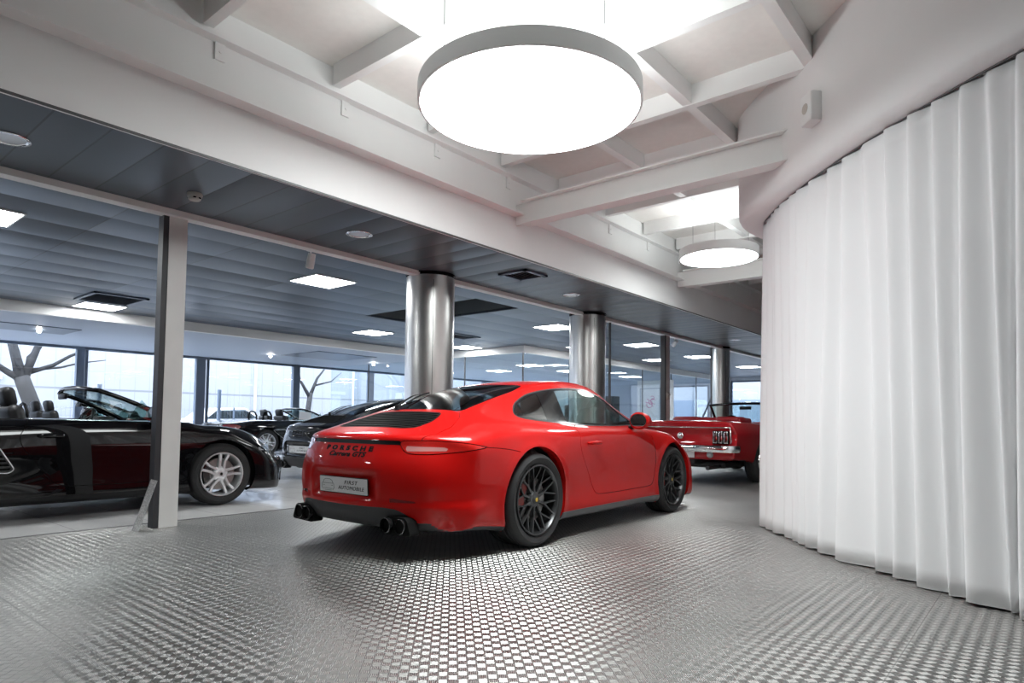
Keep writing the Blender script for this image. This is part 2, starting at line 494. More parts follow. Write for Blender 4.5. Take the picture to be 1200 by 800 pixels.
def wheel(parent, loc, R, w, rr, style, rimm, side=-1, rot=0.):
    o2 = w / 2
    t = MB()
    prof = [(rr - .004, o2 - .022), (rr + .008, o2 - .008), (rr + .03, o2 - .001), (rr + (R - rr) * .55, o2 + .004), (R - .022, o2 - .006), (R - .010, o2 - .018), (R - .003, o2 - .034)]
    half = prof[:]
    zz = o2 - .036; gr = [.25, .62]
    tread = []
    for g in gr:
        c = (o2 - .036) * (1 - g)
        tread += [(R, c + .007), (R - .007, c + .005), (R - .007, c - .005), (R, c - .007)]
    prof = half + tread + [(r, -z) for r, z in tread[::-1]] + [(r, -z) for r, z in half[::-1]]
    t.lathe(prof, n=72, M=AX)
    root = t.build('wheel', M_tyre, parent, smooth=True, angle=.6)
    root.location = loc
    if side > 0: root.rotation_euler = (0, rot, PI)
    else: root.rotation_euler = (0, rot, 0)
    r = MB()
    r.lathe([(rr - .003, o2 - .012), (rr - .006, o2 - .002), (rr - .014, o2 - .002), (rr - .020, o2 - .012), (rr - .026, o2 - .04), (rr - .034, 0), (rr - .03, -o2 + .02)], n=64, M=AX)
    zr = o2 - .018
    if style == 'mesh':
        zh = o2 - .035; r.lathe([(.020, zh + .002), (.052, zh - .002), (.066, zh - .022), (.066, zh - .05)], n=36, M=AX)
        n = 10
        for k in range(n):
            a = 2 * PI * k / n
            def P(rad, ang, z): return (rad * math.cos(ang), rad * math.sin(ang), z)
            mid = P(rr * .50, a, zh - .010)
            bar(r, P(.055, a, zh - .006), mid, .026, .019, .030)
            for sg in (-1, 1):
                bar(r, mid, P(rr - .020, a + sg * .21, zr), .015, .013, .026)
    elif style == 'twin':
        zh = o2 - .03; r.lathe([(.0, zh + .004), (.030, zh + .003), (.034, zh - .004), (.062, zh - .008), (.080, zh - .02), (.082, zh - .05)], n=36, M=AX)
        for k in range(5):
            a = 2 * PI * k / 5 + PI / 2
            for sg in (-1, 1):
                d = Vector((math.cos(a), math.sin(a), 0)); s = Vector((-d.y, d.x, 0))
                p0 = d * .055 + s * (sg * .024); p1 = d * (rr * .6) + s * (sg * .027); p2 = d * (rr - .022) + s * (sg * .044)
                p0.z = zh - .004; p1.z = zh - .008; p2.z = zr
                bar(r, p0, p1, .034, .030, .03); bar(r, p1, p2, .030, .034, .028)
            r.lathe([(.0, .004), (.009, .003), (.010, -.02)], n=10, M=AX @ Matrix.Translation((.052 * math.cos(a + PI / 5), .052 * math.sin(a + PI / 5), zh - .010)))
    elif style == 'styled':      # 1960s steel wheel: chrome ring, slotted centre
        r.lathe([(.0, .035), (.05, .03), (.062, .01), (.085, -.005), (.13, .0), (.165, -.02), (rr - .02, -.03)], n=48, M=AX @ Matrix.Translation((0, 0, o2 - .05)))
        for k in range(5):
            a = 2 * PI * k / 5
            d = Vector((math.cos(a), math.sin(a), 0)); p0 = d * .06; p1 = d * (rr - .02); p0.z = o2 - .03; p1.z = o2 - .02
            bar(r, p0, p1, .035, .05, .03)
    r.build('rim', rimm, root, smooth=True, angle=.5)
    b = MB(); b.lathe([(.05, -.005), (.165, -.005), (.168, -.03), (.05, -.03)], n=48, M=AX @ Matrix.Translation((0, 0, o2 - .07)))
    b.build('brake_disc', M_steel, root, smooth=True, angle=.5)
    if style != 'styled':
        c = MB()
        pl = [(.11 * math.cos(a), .11 * math.sin(a)) for a in np.linspace(2.5, 3.7, 7)] + [(.178 * math.cos(a), .178 * math.sin(a)) for a in np.linspace(3.7, 2.5, 7)]
        c.prism(pl, o2 - .11, o2 - .058, M=AX); c.build('brake_caliper', M_caliper if style == 'mesh' else M_rimdark, root)
        h = MB(); zc_ = zh + (.012 if style == 'mesh' else .006)
        if style == 'mesh':
            h.lathe([(.0, .0), (.020, -.001), (.032, -.008), (.036, -.025)], n=6 * 4, M=AX @ Matrix.Translation((0, 0, zc_)))
            hb = h.build('hub_nut', M_rimdark, root, smooth=True, angle=.4)
        g = MB(); g.prism([(.014 * math.cos(a), .016 * math.sin(a)) for a in np.linspace(0, 2 * PI, 14)[:-1]], zc_, zc_ + .002, M=AX)
        g.build('hub_crest', M_yellow if style == 'mesh' else M_trim, root)
    return root

def rbox(c, d, bev, M=None):
    m = MB(); m.box((0, 0, 0), d, bev=bev, M=(M or Matrix.Identity(4)) @ Matrix.Translation(c)); return m

def soft(name, boxes, material, parent, loc=(0, 0, 0)):
    """upholstered shape: bevelled boxes (centre, size, bevel, tilt about y)"""
    m = MB()
    for c, d, b, ty in boxes:
        m.box(c, d, bev=b, M=Matrix.Translation(c) @ Matrix.Rotation(ty, 4, 'Y'))
    o = m.build(name, material, parent, smooth=True, angle=.9); o.location = loc; return o

def seat(parent, x, y, z, material, head=True, h=.62):
    s = soft('seat', [((.05, 0, .07), (.50, .50, .14), .05, -.08), ((-.22, 0, .10 + h / 2), (.13, .48, h), .055, -.22),
                      ((.05, .22, .11), (.46, .09, .12), .04, -.08), ((.05, -.22, .11), (.46, .09, .12), .04, -.08),
                      ((-.19, .21, .10 + h * .42), (.14, .08, h * .72), .035, -.22), ((-.19, -.21, .10 + h * .42), (.14, .08, h * .72), .035, -.22)], material, parent, (x, y, z))
    if head:
        soft('headrest', [((0, 0, 0), (.10, .27, .19), .045, -.22)], material, s, (-.22 - .22 * (h / 2 + .06), 0, .10 + h + .06))
    return s

def steering(parent, loc, m, tilt=.45, r=.18):
    s = MB(); pts = []
    M = Matrix.Translation(loc) @ Matrix.Rotation(-PI / 2 + tilt, 4, 'Y')
    for k in range(33):
        a = 2 * PI * k / 32; pts.append(M @ Vector((r * math.cos(a), r * math.sin(a), 0)))
    s.tube(pts, .014, n=8, cap=False)
    for a in (0, 2.2, -2.2):
        s.tube([M @ Vector((0, 0, .02)), M @ Vector((r * math.cos(a + PI), r * math.sin(a + PI), 0))], .012, n=6)
    s.lathe([(0, .03), (.05, .028), (.06, .0)], n=20, M=M)
    return s.build('steering_wheel', m, parent, smooth=True, angle=.7)

def arch_lip(s, cx, cz, R, y_in, m, parent, side):
    """painted return flange round a wheel opening"""
    pts = {}
    for f, r in zip(s.F, s.R):
        for i in f:
            p = s.P[i]
            if p[1] * side > .5 and abs(math.hypot(p[0] - cx, p[2] - cz) - R) < 1.5e-3: pts[i] = p
    L = sorted(pts.values(), key=lambda p: math.atan2(p[2] - cz, p[0] - cx) % (2 * PI) if p[2] > cz - R * .9 else 9)
    L = sorted(pts.values(), key=lambda p: ((math.atan2(p[2] - cz, p[0] - cx) + PI / 2) % (2 * PI)))
    if len(L) < 8: return
    v = []; f = []
    for p in L:
        v.append(p); v.append((p[0], p[1] - side * .012, p[2])); v.append((cx + (p[0] - cx) * .985, p[1] - side * .03, cz + (p[2] - cz) * .985)); v.append((p[0], side * y_in, p[2]))
    for k in range(len(L) - 1):
        if math.dist(L[k], L[k + 1]) > .2: continue
        for q in range(3): f.append((4 * k + q, 4 * k + 4 + q, 4 * k + 5 + q, 4 * k + 1 + q))
    mesh_obj('wheel_arch_lip', v, f, m, parent, smooth=False)

def arch_liner(parent, cx, cz, R, y0, y1, a0=.35):
    for sd in (-1, 1):
        m = MB(); n = 20; v = []; f = []
        for k in range(n + 1):
            a = -a0 + (PI + 2 * a0) * k / n
            v += [(cx + R * math.cos(a), sd * y0, cz + R * math.sin(a)), (cx + R * math.cos(a), sd * y1, cz + R * math.sin(a))]
        for k in range(n): f.append((2 * k, 2 * k + 2, 2 * k + 3, 2 * k + 1))
        c = len(v); v.append((cx, sd * y0, cz))
        for k in range(n): f.append((c, 2 * k, 2 * k + 2))
        m.add(v, f); m.build('wheel_arch_liner', M_plastic, parent)

def stick(o, bv, axis, sign, off):
    """lay a flat mesh (lettering, trim) onto the body surface along one axis"""
    me = o.data; d = Vector((0, 0, 0)); d[axis] = -sign
    for v in me.vertices:
        p = v.co.copy(); q = p.copy(); q[axis] = sign * 3
        h = bv.ray_cast(q, d)
        if h[0] is not None: v.co[axis] = h[0][axis] + sign * off + (p[axis] if abs(p[axis]) < .02 else 0)

def plate(parent, loc, M_rot, name='licence_plate', text=True):
    """white dealer plate with outline car drawing and two text lines; local x right, y up, z outward"""
    M = Matrix.Translation(loc) @ M_rot
    b = MB(); b.prism(roundpoly([(-.262, -.058), (.262, -.058), (.262, .058), (-.262, .058)], .008), -.006, 0, M=M)
    pl = b.build(name, M_trim, parent)
    f = MB(); f.prism(roundpoly([(-.257, -.053), (.257, -.053), (.257, .053), (-.257, .053)], .006), 0, .003, M=M)
    face = f.build('plate_face', M_plate, pl)
    if text:
        text_mesh('lettering', 'FIRST', .036, M_ink, pl, M @ Matrix.Translation((.085, .020, .0035)), .0006, 1.15, .2, 1.45)
        text_mesh('lettering', 'AUTOMOBILE', .036, M_ink, pl, M @ Matrix.Translation((.085, -.018, .0035)), .0006, 1.1, .2, 1.15)
        g = MB()
        def ln(P): g.tube([M @ Vector((x * 1.25 - .165, y * 1.05 - .001, .0038)) for x, y in P], .0011, n=5)
        ln([(-.046, .006), (-.036, .026), (-.018, .034), (.018, .034), (.036, .026), (.046, .006)])
        ln([(-.05, .006), (.05, .006)]); ln([(-.052, .004), (-.054, -.026), (-.044, -.030), (-.044, -.038)])
        ln([(.052, .004), (.054, -.026), (.044, -.030), (.044, -.038)]); ln([(-.044, -.008), (-.030, -.008)]); ln([(.044, -.008), (.030, -.008)])
        ln([(-.035, -.030), (.035, -.030)]); ln([(-.03, -.040), (.03, -.040)])
        g.build('car_outline', M_ink, pl)
    return pl

MREAR = Matrix(((0, 0, -1, 0), (-1, 0, 0, 0), (0, 1, 0, 0), (0, 0, 0, 1)))   # x right -> -y, y up -> z, z out -> -x
M_exh = mat('dark_exhaust_metal', (.16, .16, .165), .25, metal=.9)
def ay(P): return np.abs(P[:, 1])
def smooth01(t): t = np.clip(t, 0, 1); return t * t * (3 - 2 * t)

def slats(s, region, slot, axis, bands, fld=None):
    """cut region into alternate bands along an axis"""
    cur = region
    for k, (a, b) in enumerate(bands):
        n1 = '%s_s%d' % (region, k); n2 = '%s_k%d' % (region, k)
        s.cut(lambda P, N: a - P[:, axis], n1, only=(cur,))
        s.cut(lambda P, N: b - P[:, axis], n2, only=(n1,))
        s.R = [slot if r == n1 else r for r in s.R]; cur = n2
    s.R = [region if r.startswith(region + '_k') else r for r in s.R]

def make_coupe(root, paint, rimm, badge=True, lever=0):
    s = porsche_shell()
    P, N = s.P, s.N
    # plate recess and bumper ledge
    rear = smooth01((-.80 - P[:, 0]) / .1)
    d1 = np.maximum(np.abs(ay(P)) - .33, np.abs(P[:, 2] - .475) - .085)
    P += N * (-.030 * smooth01(-d1 / .035 + .3) * rear)[:, None]
    led = smooth01((.372 - P[:, 2]) / .02) * smooth01((P[:, 2] - .22) / .08) * smooth01((-.42 - P[:, 0]) / .2)
    P += N * (.010 * led)[:, None]
    AR = [(.02, .345, .388), (2.455, .34, .382)]
    for cx, cz, R in AR:      # flared lips
        dd = np.hypot(P[:, 0] - cx, P[:, 2] - cz) - R
        P += N * (.010 * np.exp(-(dd / .035) ** 2) * (ay(P) > .6))[:, None]
    # wrap normals again after shaping
    bm = bmesh.new(); vs = [bm.verts.new(p) for p in P]
    for f in s.F: bm.faces.new([vs[i] for i in f])
    bm.normal_update(); s.N = np.array([v.normal[:] for v in bm.verts]); bm.free()
    bv = BVHTree.FromPolygons([tuple(p) for p in s.P], s.F)
    for cx, cz, R in AR:
        s.cut(lambda P, N: np.hypot(P[:, 0] - cx, P[:, 2] - cz) - R, 'gone', mask=lambda P, N: ay(P) > .55)
    # side windows
    DLO = crom([(.040, .962), (.10, 1.018), (.21, 1.077), (.425, 1.149), (.73, 1.199), (1.03, 1.215), (1.25, 1.200), (1.45, 1.135), (1.66, 1.015), (1.80, .942), (1.86, .894), (1.68, .888), (1.33, .882), (.835, .888), (.47, .906), (.21, .924), (.085, .938)], 5)
    ms = lambda P, N: (ay(P) > .42) & (P[:, 2] > .84) & (np.abs(N[:, 1]) > .12)
    fd = lambda P, N: sdpoly(DLO, P[:, 0], P[:, 2])
    s.cut(fd, 'trim', mask=ms)
    s.cut(lambda P, N: fd(P, N) + .008, 'pillar', only=('trim',))
    s.cut(lambda P, N: fd(P, N) + .020, 'glassx', only=('pillar',))
    xl = lambda z, pts: np.interp(z, [p[1] for p in pts], [p[0] for p in pts])
    s.cut(lambda P, N: P[:, 0] - xl(P[:, 2], [(.395, .90), (.45, 1.01), (.49, 1.12), (.51, 1.2)]), 'quarter', only=('glassx',))
    s.cut(lambda P, N: xl(P[:, 2], [(.655, .88), (.70, 1.05), (.745, 1.2)]) - P[:, 0], 'doorglass', only=('glassx',))
    # back light and windscreen
    RW = roundpoly([(-.335, -.455), (.30, -.448), (.50, -.40), (.475, 0), (.50, .40), (.30, .448), (-.335, .455), (-.345, 0)], .05)
    fr = lambda P, N: sdpoly(RW, P[:, 0], P[:, 1])
    s.cut(fr, 'pillar', mask=lambda P, N: (P[:, 2] > .9) & (N[:, 2] > .3))
    s.cut(lambda P, N: fr(P, N) + .022, 'rearglass', only=('pillar',), mask=lambda P, N: (P[:, 0] < .55) & (ay(P) < .47))
    WS = roundpoly([(2.20, -.30), (2.03, -.625), (1.76, -.585), (1.44, -.52), (1.50, 0), (1.44, .52), (1.76, .585), (2.03, .625), (2.20, .30)], .06)
    fw = lambda P, N: sdpoly(WS, P[:, 0], P[:, 1])
    s.cut(fw, 'wspillar', mask=lambda P, N: (P[:, 2] > .86) & (P[:, 0] > 1.2) & (N[:, 2] > .3))
    s.cut(lambda P, N: fw(P, N) + .025, 'windscreen', only=('wspillar',))
    # lamps and the black strip across the tail
    sc = lambda P: ay(P) + (P[:, 0] + 1.0)
    TL = crom([(.548, .774), (.565, .72), (.62, .692), (.79, .687), (1.026, .698), (1.267, .720), (1.375, .737), (1.26, .756), (1.12, .770), (.90, .781), (.72, .782)], 5)
    ft = lambda P, N: sdpoly(TL, sc(P), P[:, 2]); mt = lambda P, N: (P[:, 0] < -.40) & (P[:, 2] > .6) & (P[:, 2] < .85)
    s.cut(ft, 'lampgap', mask=mt)
    s.cut(lambda P, N: ft(P, N) + .006, 'lamp', only=('lampgap',))
    BAND = roundpoly([(.60, .708), (.98, .713), (1.0, .727), (.96, .736), (.60, .742)], .008)
    s.cut(lambda P, N: sdpoly(BAND, sc(P), P[:, 2]), 'lampband', only=('lamp',))
    ST = roundpoly([(-.1, .750), (.545, .748), (.545, .777), (-.1, .778)], .004)
    s.cut(lambda P, N: sdpoly(ST, sc(P) * (P[:, 0] < -.5) + 9 * (P[:, 0] >= -.5), P[:, 2]), 'strip', mask=lambda P, N: (P[:, 0] < -.6) & (P[:, 2] > .68))
    # engine lid
    LID = [(-.338, 0), (-.338, .46), (-.44, .545), (-.59, .618), (-.75, .634), (-.85, .600), (-1.2, .57), (-1.2, 0)]
    LID = LID + [(x, -y) for x, y in LID[::-1]]
    fl = lambda P, N: sdpoly(LID, P[:, 0], P[:, 1])
    ml = lambda P, N: (P[:, 0] < -.2) & (P[:, 2] > .778) & (N[:, 2] > -.2)
    s.cut(lambda P, N: fl(P, N) - .0025, 'gap', mask=ml)
    s.cut(lambda P, N: fl(P, N) + .0025, 'lid', only=('gap',), mask=ml)
    GR = roundpoly([(-.405, .34), (-.50, .395), (-.60, .43), (-.745, .425), (-.785, .33), (-.79, 0), (-.79, -.33), (-.745, -.425), (-.60, -.43), (-.50, -.395), (-.405, -.34), (-.400, 0)], .03)
    s.cut(lambda P, N: sdpoly(GR, P[:, 0], P[:, 1]), 'grille', only=('lid',))
    s.cut(lambda P, N: sdpoly(GR, P[:, 0], P[:, 1]) + .012, 'louvre', only=('grille',))
    slats(s, 'louvre', 'slot', 0, [(-.775 + .0365 * k, -.775 + .0365 * k + .019) for k in range(10)])
    # tail lower panel, reflectors
    VA = [(-.1, .335), (.40, .340), (.49, .332), (.55, .305), (.60, .262), (.640, .19), (.66, .0), (-.1, .0)]
    s.cut(lambda P, N: sdpoly(VA, ay(P), P[:, 2]), 'valance', mask=lambda P, N: P[:, 0] < -.70)
    RF = roundpoly([(.43, .402), (.605, .396), (.63, .376), (.44, .376)], .006)
    s.cut(lambda P, N: sdpoly(RF, ay(P), P[:, 2]), 'reflector', mask=lambda P, N: P[:, 0] < -.70)
    fs = lambda P, N: P[:, 2] - np.interp(P[:, 0], [-.515, -.40, -.28, -.20], [.737, .728, .715, .700])
    s.cut(lambda P, N: fs(P, N) - .0022, 'gapa', mask=lambda P, N: (ay(P) > .8) & (P[:, 0] > -.53) & (P[:, 0] < -.2) & (P[:, 2] > .62))
    s.cut(lambda P, N: fs(P, N) + .0022, 'body', only=('gapa',))
    # doors
    DR = crom([(.735, .884), (.700, .80), (.672, .735), (.69, .65), (.76, .55), (.82, .47), (.86, .40), (.905, .335), (.98, .308), (1.25, .303), (1.60, .306), (1.90, .312), (1.985, .345), (2.03, .47), (2.045, .62), (2.02, .76), (1.985, .84), (1.93, .893), (1.6, .94), (1.2, .95)], 4)
    fdo = lambda P, N: sdpoly(DR, P[:, 0], P[:, 2]); md = lambda P, N: (ay(P) > .6)
    s.cut(lambda P, N: fdo(P, N) - .0025, 'gap', mask=md)
    s.cut(lambda P, N: fdo(P, N) + .0025, 'door', only=('gap',), mask=md)
    # sills
    s.cut(lambda P, N: P[:, 2] - .212, 'sill', mask=lambda P, N: (ay(P) > .5) & (P[:, 0] > .35) & (P[:, 0] < 2.15))
    # front: lamps, air intakes, luggage lid
    HL = [(2.97 + .165 * math.cos(a), .615 + .105 * math.sin(a) - .03 * math.cos(a)) for a in np.linspace(0, 2 * PI, 28)[:-1]]
    s.cut(lambda P, N: sdpoly(HL, P[:, 0], ay(P)), 'headlamp', mask=lambda P, N: (P[:, 0] > 2.5) & (P[:, 2] > .45))
    for Q in ([(-.1, .17), (.36, .17), (.33, .27), (-.1, .275)], [(.43, .185), (.66, .19), (.67, .27), (.45, .29)]):
        s.cut(lambda P, N: sdpoly(Q, ay(P), P[:, 2]), 'intake', mask=lambda P, N: (P[:, 0] > 2.9) & (N[:, 0] > .2))
    HD = [(2.25, -.1), (2.25, .50), (2.6, .47), (3.0, .40), (3.2, .28), (3.26, 0), (3.26, -.1)]
    fh = lambda P, N: sdpoly(HD + [(2.25, -.1)], P[:, 0], ay(P))
    s.cut(lambda P, N: fh(P, N) - .002, 'gap', mask=lambda P, N: (P[:, 0] > 2.1) & (N[:, 2] > .3))
    s.cut(lambda P, N: fh(P, N) + .002, 'hood', only=('gap',), mask=lambda P, N: (P[:, 0] > 2.1) & (N[:, 2] > .3))
    s.cut(lambda P, N: P[:, 2] - .30, 'underx', mask=lambda P, N: (N[:, 2] < -.45) & (P[:, 2] < .26))
    # ---- objects
    body = s.obj('body', ('body', 'trimx'), paint, root)
    s.obj('panel_gap', ('gap', 'gapa'), M_gap, body, -.006)
    s.obj('window_pillar', ('pillar', 'glassx', 'wspillar'), M_glossblack, body, -.001)
    for sd in (-1, 1): s.obj('window_trim', 'trim', M_rimdark, body, .0015, side=sd)
    s.obj('lower_edge', 'underx', M_plastic, body)
    s.obj('engine_lid', 'lid', paint, root, thick=.01)
    g = s.obj('engine_grille', ('grille', 'louvre'), M_slat, root, .002, thick=.014)
    s.obj('grille_recess', 'slot', M_gap, g, -.012)
    s.obj('bonnet', 'hood', paint, root)
    for sd in (-1, 1):
        d = s.obj('door', 'door', paint, root, side=sd, thick=.01)
        q = s.obj('door_glass', 'doorglass', M_carglass, d, -.003, side=sd)
        s.obj('quarter_window', 'quarter', M_darkglass, root, -.003, side=sd)
        h = MB(); y = -.866 if sd < 0 else .866
        h.tube([(.80, y, .742), (.83, y + sd * .022, .744), (.92, y + sd * .026, .744), (.985, y + sd * .018, .742), (1.00, y, .741)], [.010, .014, .016, .014, .009], n=10)
        h.build('door_handle', paint, d, smooth=True)
        l = s.obj('tail_light', 'lamp', M_lens, root, .002, side=sd, thick=.01)
        s.obj('lens_band', 'lampband', mat('pale_lens', (.60, .26, .25), .15, coat=1.), l, .0025, side=sd)
        s.obj('lamp_surround', 'lampgap', M_gap, l, -.004, side=sd)
        s.obj('rear_reflector', 'reflector', M_lensdark, root, -.003, side=sd)
        s.obj('headlight', 'headlamp', M_lensclear, root, 0, side=sd)
        s.obj('side_sill', 'sill', M_sill, root, .004, side=sd, thick=.01)
        # mirror
        m = MB(); c = Vector((1.69, sd * .895, .935))
        bmx = bmesh.new(); bmesh.ops.create_uvsphere(bmx, u_segments=24, v_segments=16, radius=1)
        vv = []
        for v in bmx.verts:
            p = v.co.copy(); x = p.x * (.075 if p.x < 0 else .105)
            if p.x < -.55: x = -.041
            vv.append(c + Vector((x, p.y * .105, p.z * .082 * (1 - .15 * p.y * sd))))
        ff = [[q.index for q in f.verts] for f in bmx.faces]; bmx.free()
        m.add(vv, ff); mo = m.build('side_mirror', paint, root, smooth=True)
        a = MB(); a.tube([(1.72, sd * .77, .865), (1.71, sd * .82, .88), (1.70, sd * .87, .90)], [.024, .02, .024], n=10); a.build('mirror_stalk', M_trim, mo, smooth=True)
        k = MB(); k.prism([(c.y + .084 * math.cos(t), c.z + .064 * math.sin(t)) for t in np.linspace(0, 2 * PI, 26)[:-1]], c.x - .044, c.x - .0415,
                          M=Matrix(((0, 0, 1, 0), (1, 0, 0, 0), (0, 1, 0, 0), (0, 0, 0, 1)))); k.build('mirror_glass', M_mirror, mo)
        for cx, cz, R in AR: arch_lip(s, cx, cz, R, .845, paint, body, sd)
    s.obj('rear_window', 'rearglass', M_darkglass, root, -.003)
    s.obj('windscreen', 'windscreen', M_carglass, root, -.003)
    s.obj('tail_strip', 'strip', M_trim, root, -.004)
    va = s.obj('rear_valance', 'valance', M_plastic, root, .0)
    s.obj('air_intake', 'intake', M_gap, root, -.02)
    for cx, cz, R in AR: arch_liner(root, cx, cz, R + .012, .55, .86)
    # exhaust tips
    for sd in (-1, 1):
        ca = MB(); ca.prism(roundpoly([(sd * .385, .16), (sd * .385, .285), (sd * .60, .285), (sd * .645, .17)][::sd], .03), -.985, -.90,
                            M=Matrix(((0, 0, 1, 0), (1, 0, 0, 0), (0, 1, 0, 0), (0, 0, 0, 1)))); ca.build('exhaust_surround', M_gap, va)
        for y in (.435, .55):
            e = MB(); prof = [(.046, .0), (.050, .004), (.050, .16), (.044, .16), (.044, .01), (.046, 0)]
            e.lathe(prof, n=28, M=Matrix.Translation((-1.02 if y < .5 else -1.00, sd * y, .228)) @ Matrix.Rotation(PI / 2, 4, 'Y'))
            e.lathe([(0, .05), (.045, .05)], n=20, m=1, M=Matrix.Translation((-1.00, sd * y, .228)) @ Matrix.Rotation(PI / 2, 4, 'Y'))
            e.build('exhaust_tip', [M_exh, M_gap], root, smooth=True, angle=.5)
    u = MB(); u.box((1.22, 0, .20), (3.9, 1.1, .10), bev=.03); u.box((1.24, 0, .20), (1.55, 1.60, .08), bev=.03); u.build('underbody', M_plastic, root)
    # wheels
    for sd in (-1, 1):
        wheel(root, (.02, sd * .785, .343), .343, .285, .262, 'mesh', rimm, sd, rot=.31)
        wheel(root, (2.455, sd * .778, .338), .338, .235, .262, 'mesh', rimm, sd, rot=.1)
    # cabin
    ink = M_leather
    seat(root, 1.02, -.36, .30, ink, h=.60); seat(root, 1.02, .36, .30, ink, h=.60)
    soft('rear_bench', [((.05, 0, .50), (.45, 1.05, .12), .04, 0), ((-.08, 0, .70), (.12, 1.0, .34), .04, -.5)], ink, root)
    soft('dashboard', [((1.86, 0, .76), (.42, 1.36, .24), .06, 0), ((1.70, .36, .86), (.16, .36, .08), .03, 0), ((1.35, 0, .52), (.8, .16, .12), .03, 0)], ink, root)
    soft('cabin_tub', [((1.1, .72, .60), (1.9, .05, .50), .02, 0), ((1.1, -.72, .60), (1.9, .05, .50), .02, 0), ((1.0, 0, .27), (2.0, 1.4, .04), .01, 0), ((-.30, 0, .66), (.06, 1.0, .40), .02, -.3)], ink, root)
    steering(root, (1.52, .36, .82), M_trim)
    # plate, lettering, wiper
    plate(root, (-1.036, -.02, .462), Matrix.Rotation(-.06, 4, 'Y') @ MREAR)
    if badge:
        t = text_mesh('rear_lettering', 'PORSCHE', .043, M_ink, root, MREAR @ Matrix.Identity(4), .001, 1.75, 0, 1.75, .0022)
        t.data.transform(Matrix.Translation((0, -.02, .716))); stick(t, bv, 0, -1, .002)
        t = text_mesh('rear_lettering', 'Carrera GTS', .046, M_ink, root, MREAR @ Matrix.Identity(4), .001, 1.05, .25, 1.5, .0015)
        t.data.transform(Matrix.Translation((0, -.02, .676))); stick(t, bv, 0, -1, .002)
    def surf(x, y, off):
        h = bv.ray_cast(Vector((x, y, 3)), Vector((0, 0, -1)))[0]; return h + Vector((0, 0, off))
    w = MB(); w.lathe([(0, .045), (.018, .042), (.024, 0)], n=14, M=Matrix.Translation(surf(-.36, .20, 0)))
    A = [surf(-.36 + .5 * t, .20 + .26 * t, .030 + .006 * math.sin(PI * t)) for t in np.linspace(0, 1, 7)]
    w.tube(A, [.011, .009, .008, .007, .006, .005, .004], n=6)
    Bl = [surf(-.22 + .46 * t, .24 + .21 * t, .018) for t in np.linspace(0, 1, 9)]; w.tube(Bl, .007, n=6)
    w.build('rear_wiper', M_trim, root, smooth=True, angle=.8)
    return s
def windscreen_frame(root, pb, pt, ptc, pbc, m, glassm, r=.022, mirror=True):
    """open car windscreen: base corner, top corner, top centre, base centre (right side given, y<0)"""
    def curve(a, mid, b, n=10):
        return [Vector(a) * (1 - t) ** 2 + Vector(mid) * 2 * t * (1 - t) + Vector(b) * t * t for t in np.linspace(0, 1, n)]
    fl = lambda p: Vector((p[0], -p[1], p[2])); pb, pt, ptc, pbc = map(Vector, (pb, pt, ptc, pbc))
    top = curve(pt, ptc * 2 - (pt + fl(pt)) / 2, fl(pt), 15); bot = curve(pb, pbc * 2 - (pb + fl(pb)) / 2, fl(pb), 15)
    f = MB(); side = curve(pb, (pb + pt) / 2 + Vector((.02, 0, .03)), pt, 7)
    f.tube(side + top[1:-1] + [fl(p) for p in side[::-1]], [r * 1.15] * 3 + [r] * (len(side) * 2 + 13 - 6) + [r * 1.15] * 3, n=10)
    f.tube(bot, r * .8, n=8)
    fr = f.build('windscreen_frame', m, root, smooth=True, angle=.9)
    v = []; fc = []; nr = 6
    for j in range(nr):
        t = j / (nr - 1)
        for i in range(15):
            p = bot[i] * (1 - t) + top[i] * t + Vector((.02, 0, .03)) * math.sin(PI * t); v.append(p)
    for j in range(nr - 1):
        for i in range(14): fc.append((j * 15 + i, j * 15 + i + 1, j * 15 + 16 + i, j * 15 + 15 + i))
    mesh_obj('windscreen', v, fc, glassm, root, smooth=True)
    if mirror:
        soft('interior_mirror', [((ptc.x - .06, 0, ptc.z - .085), (.03, .22, .06), .014, 0)], M_trim, fr)
    return fr

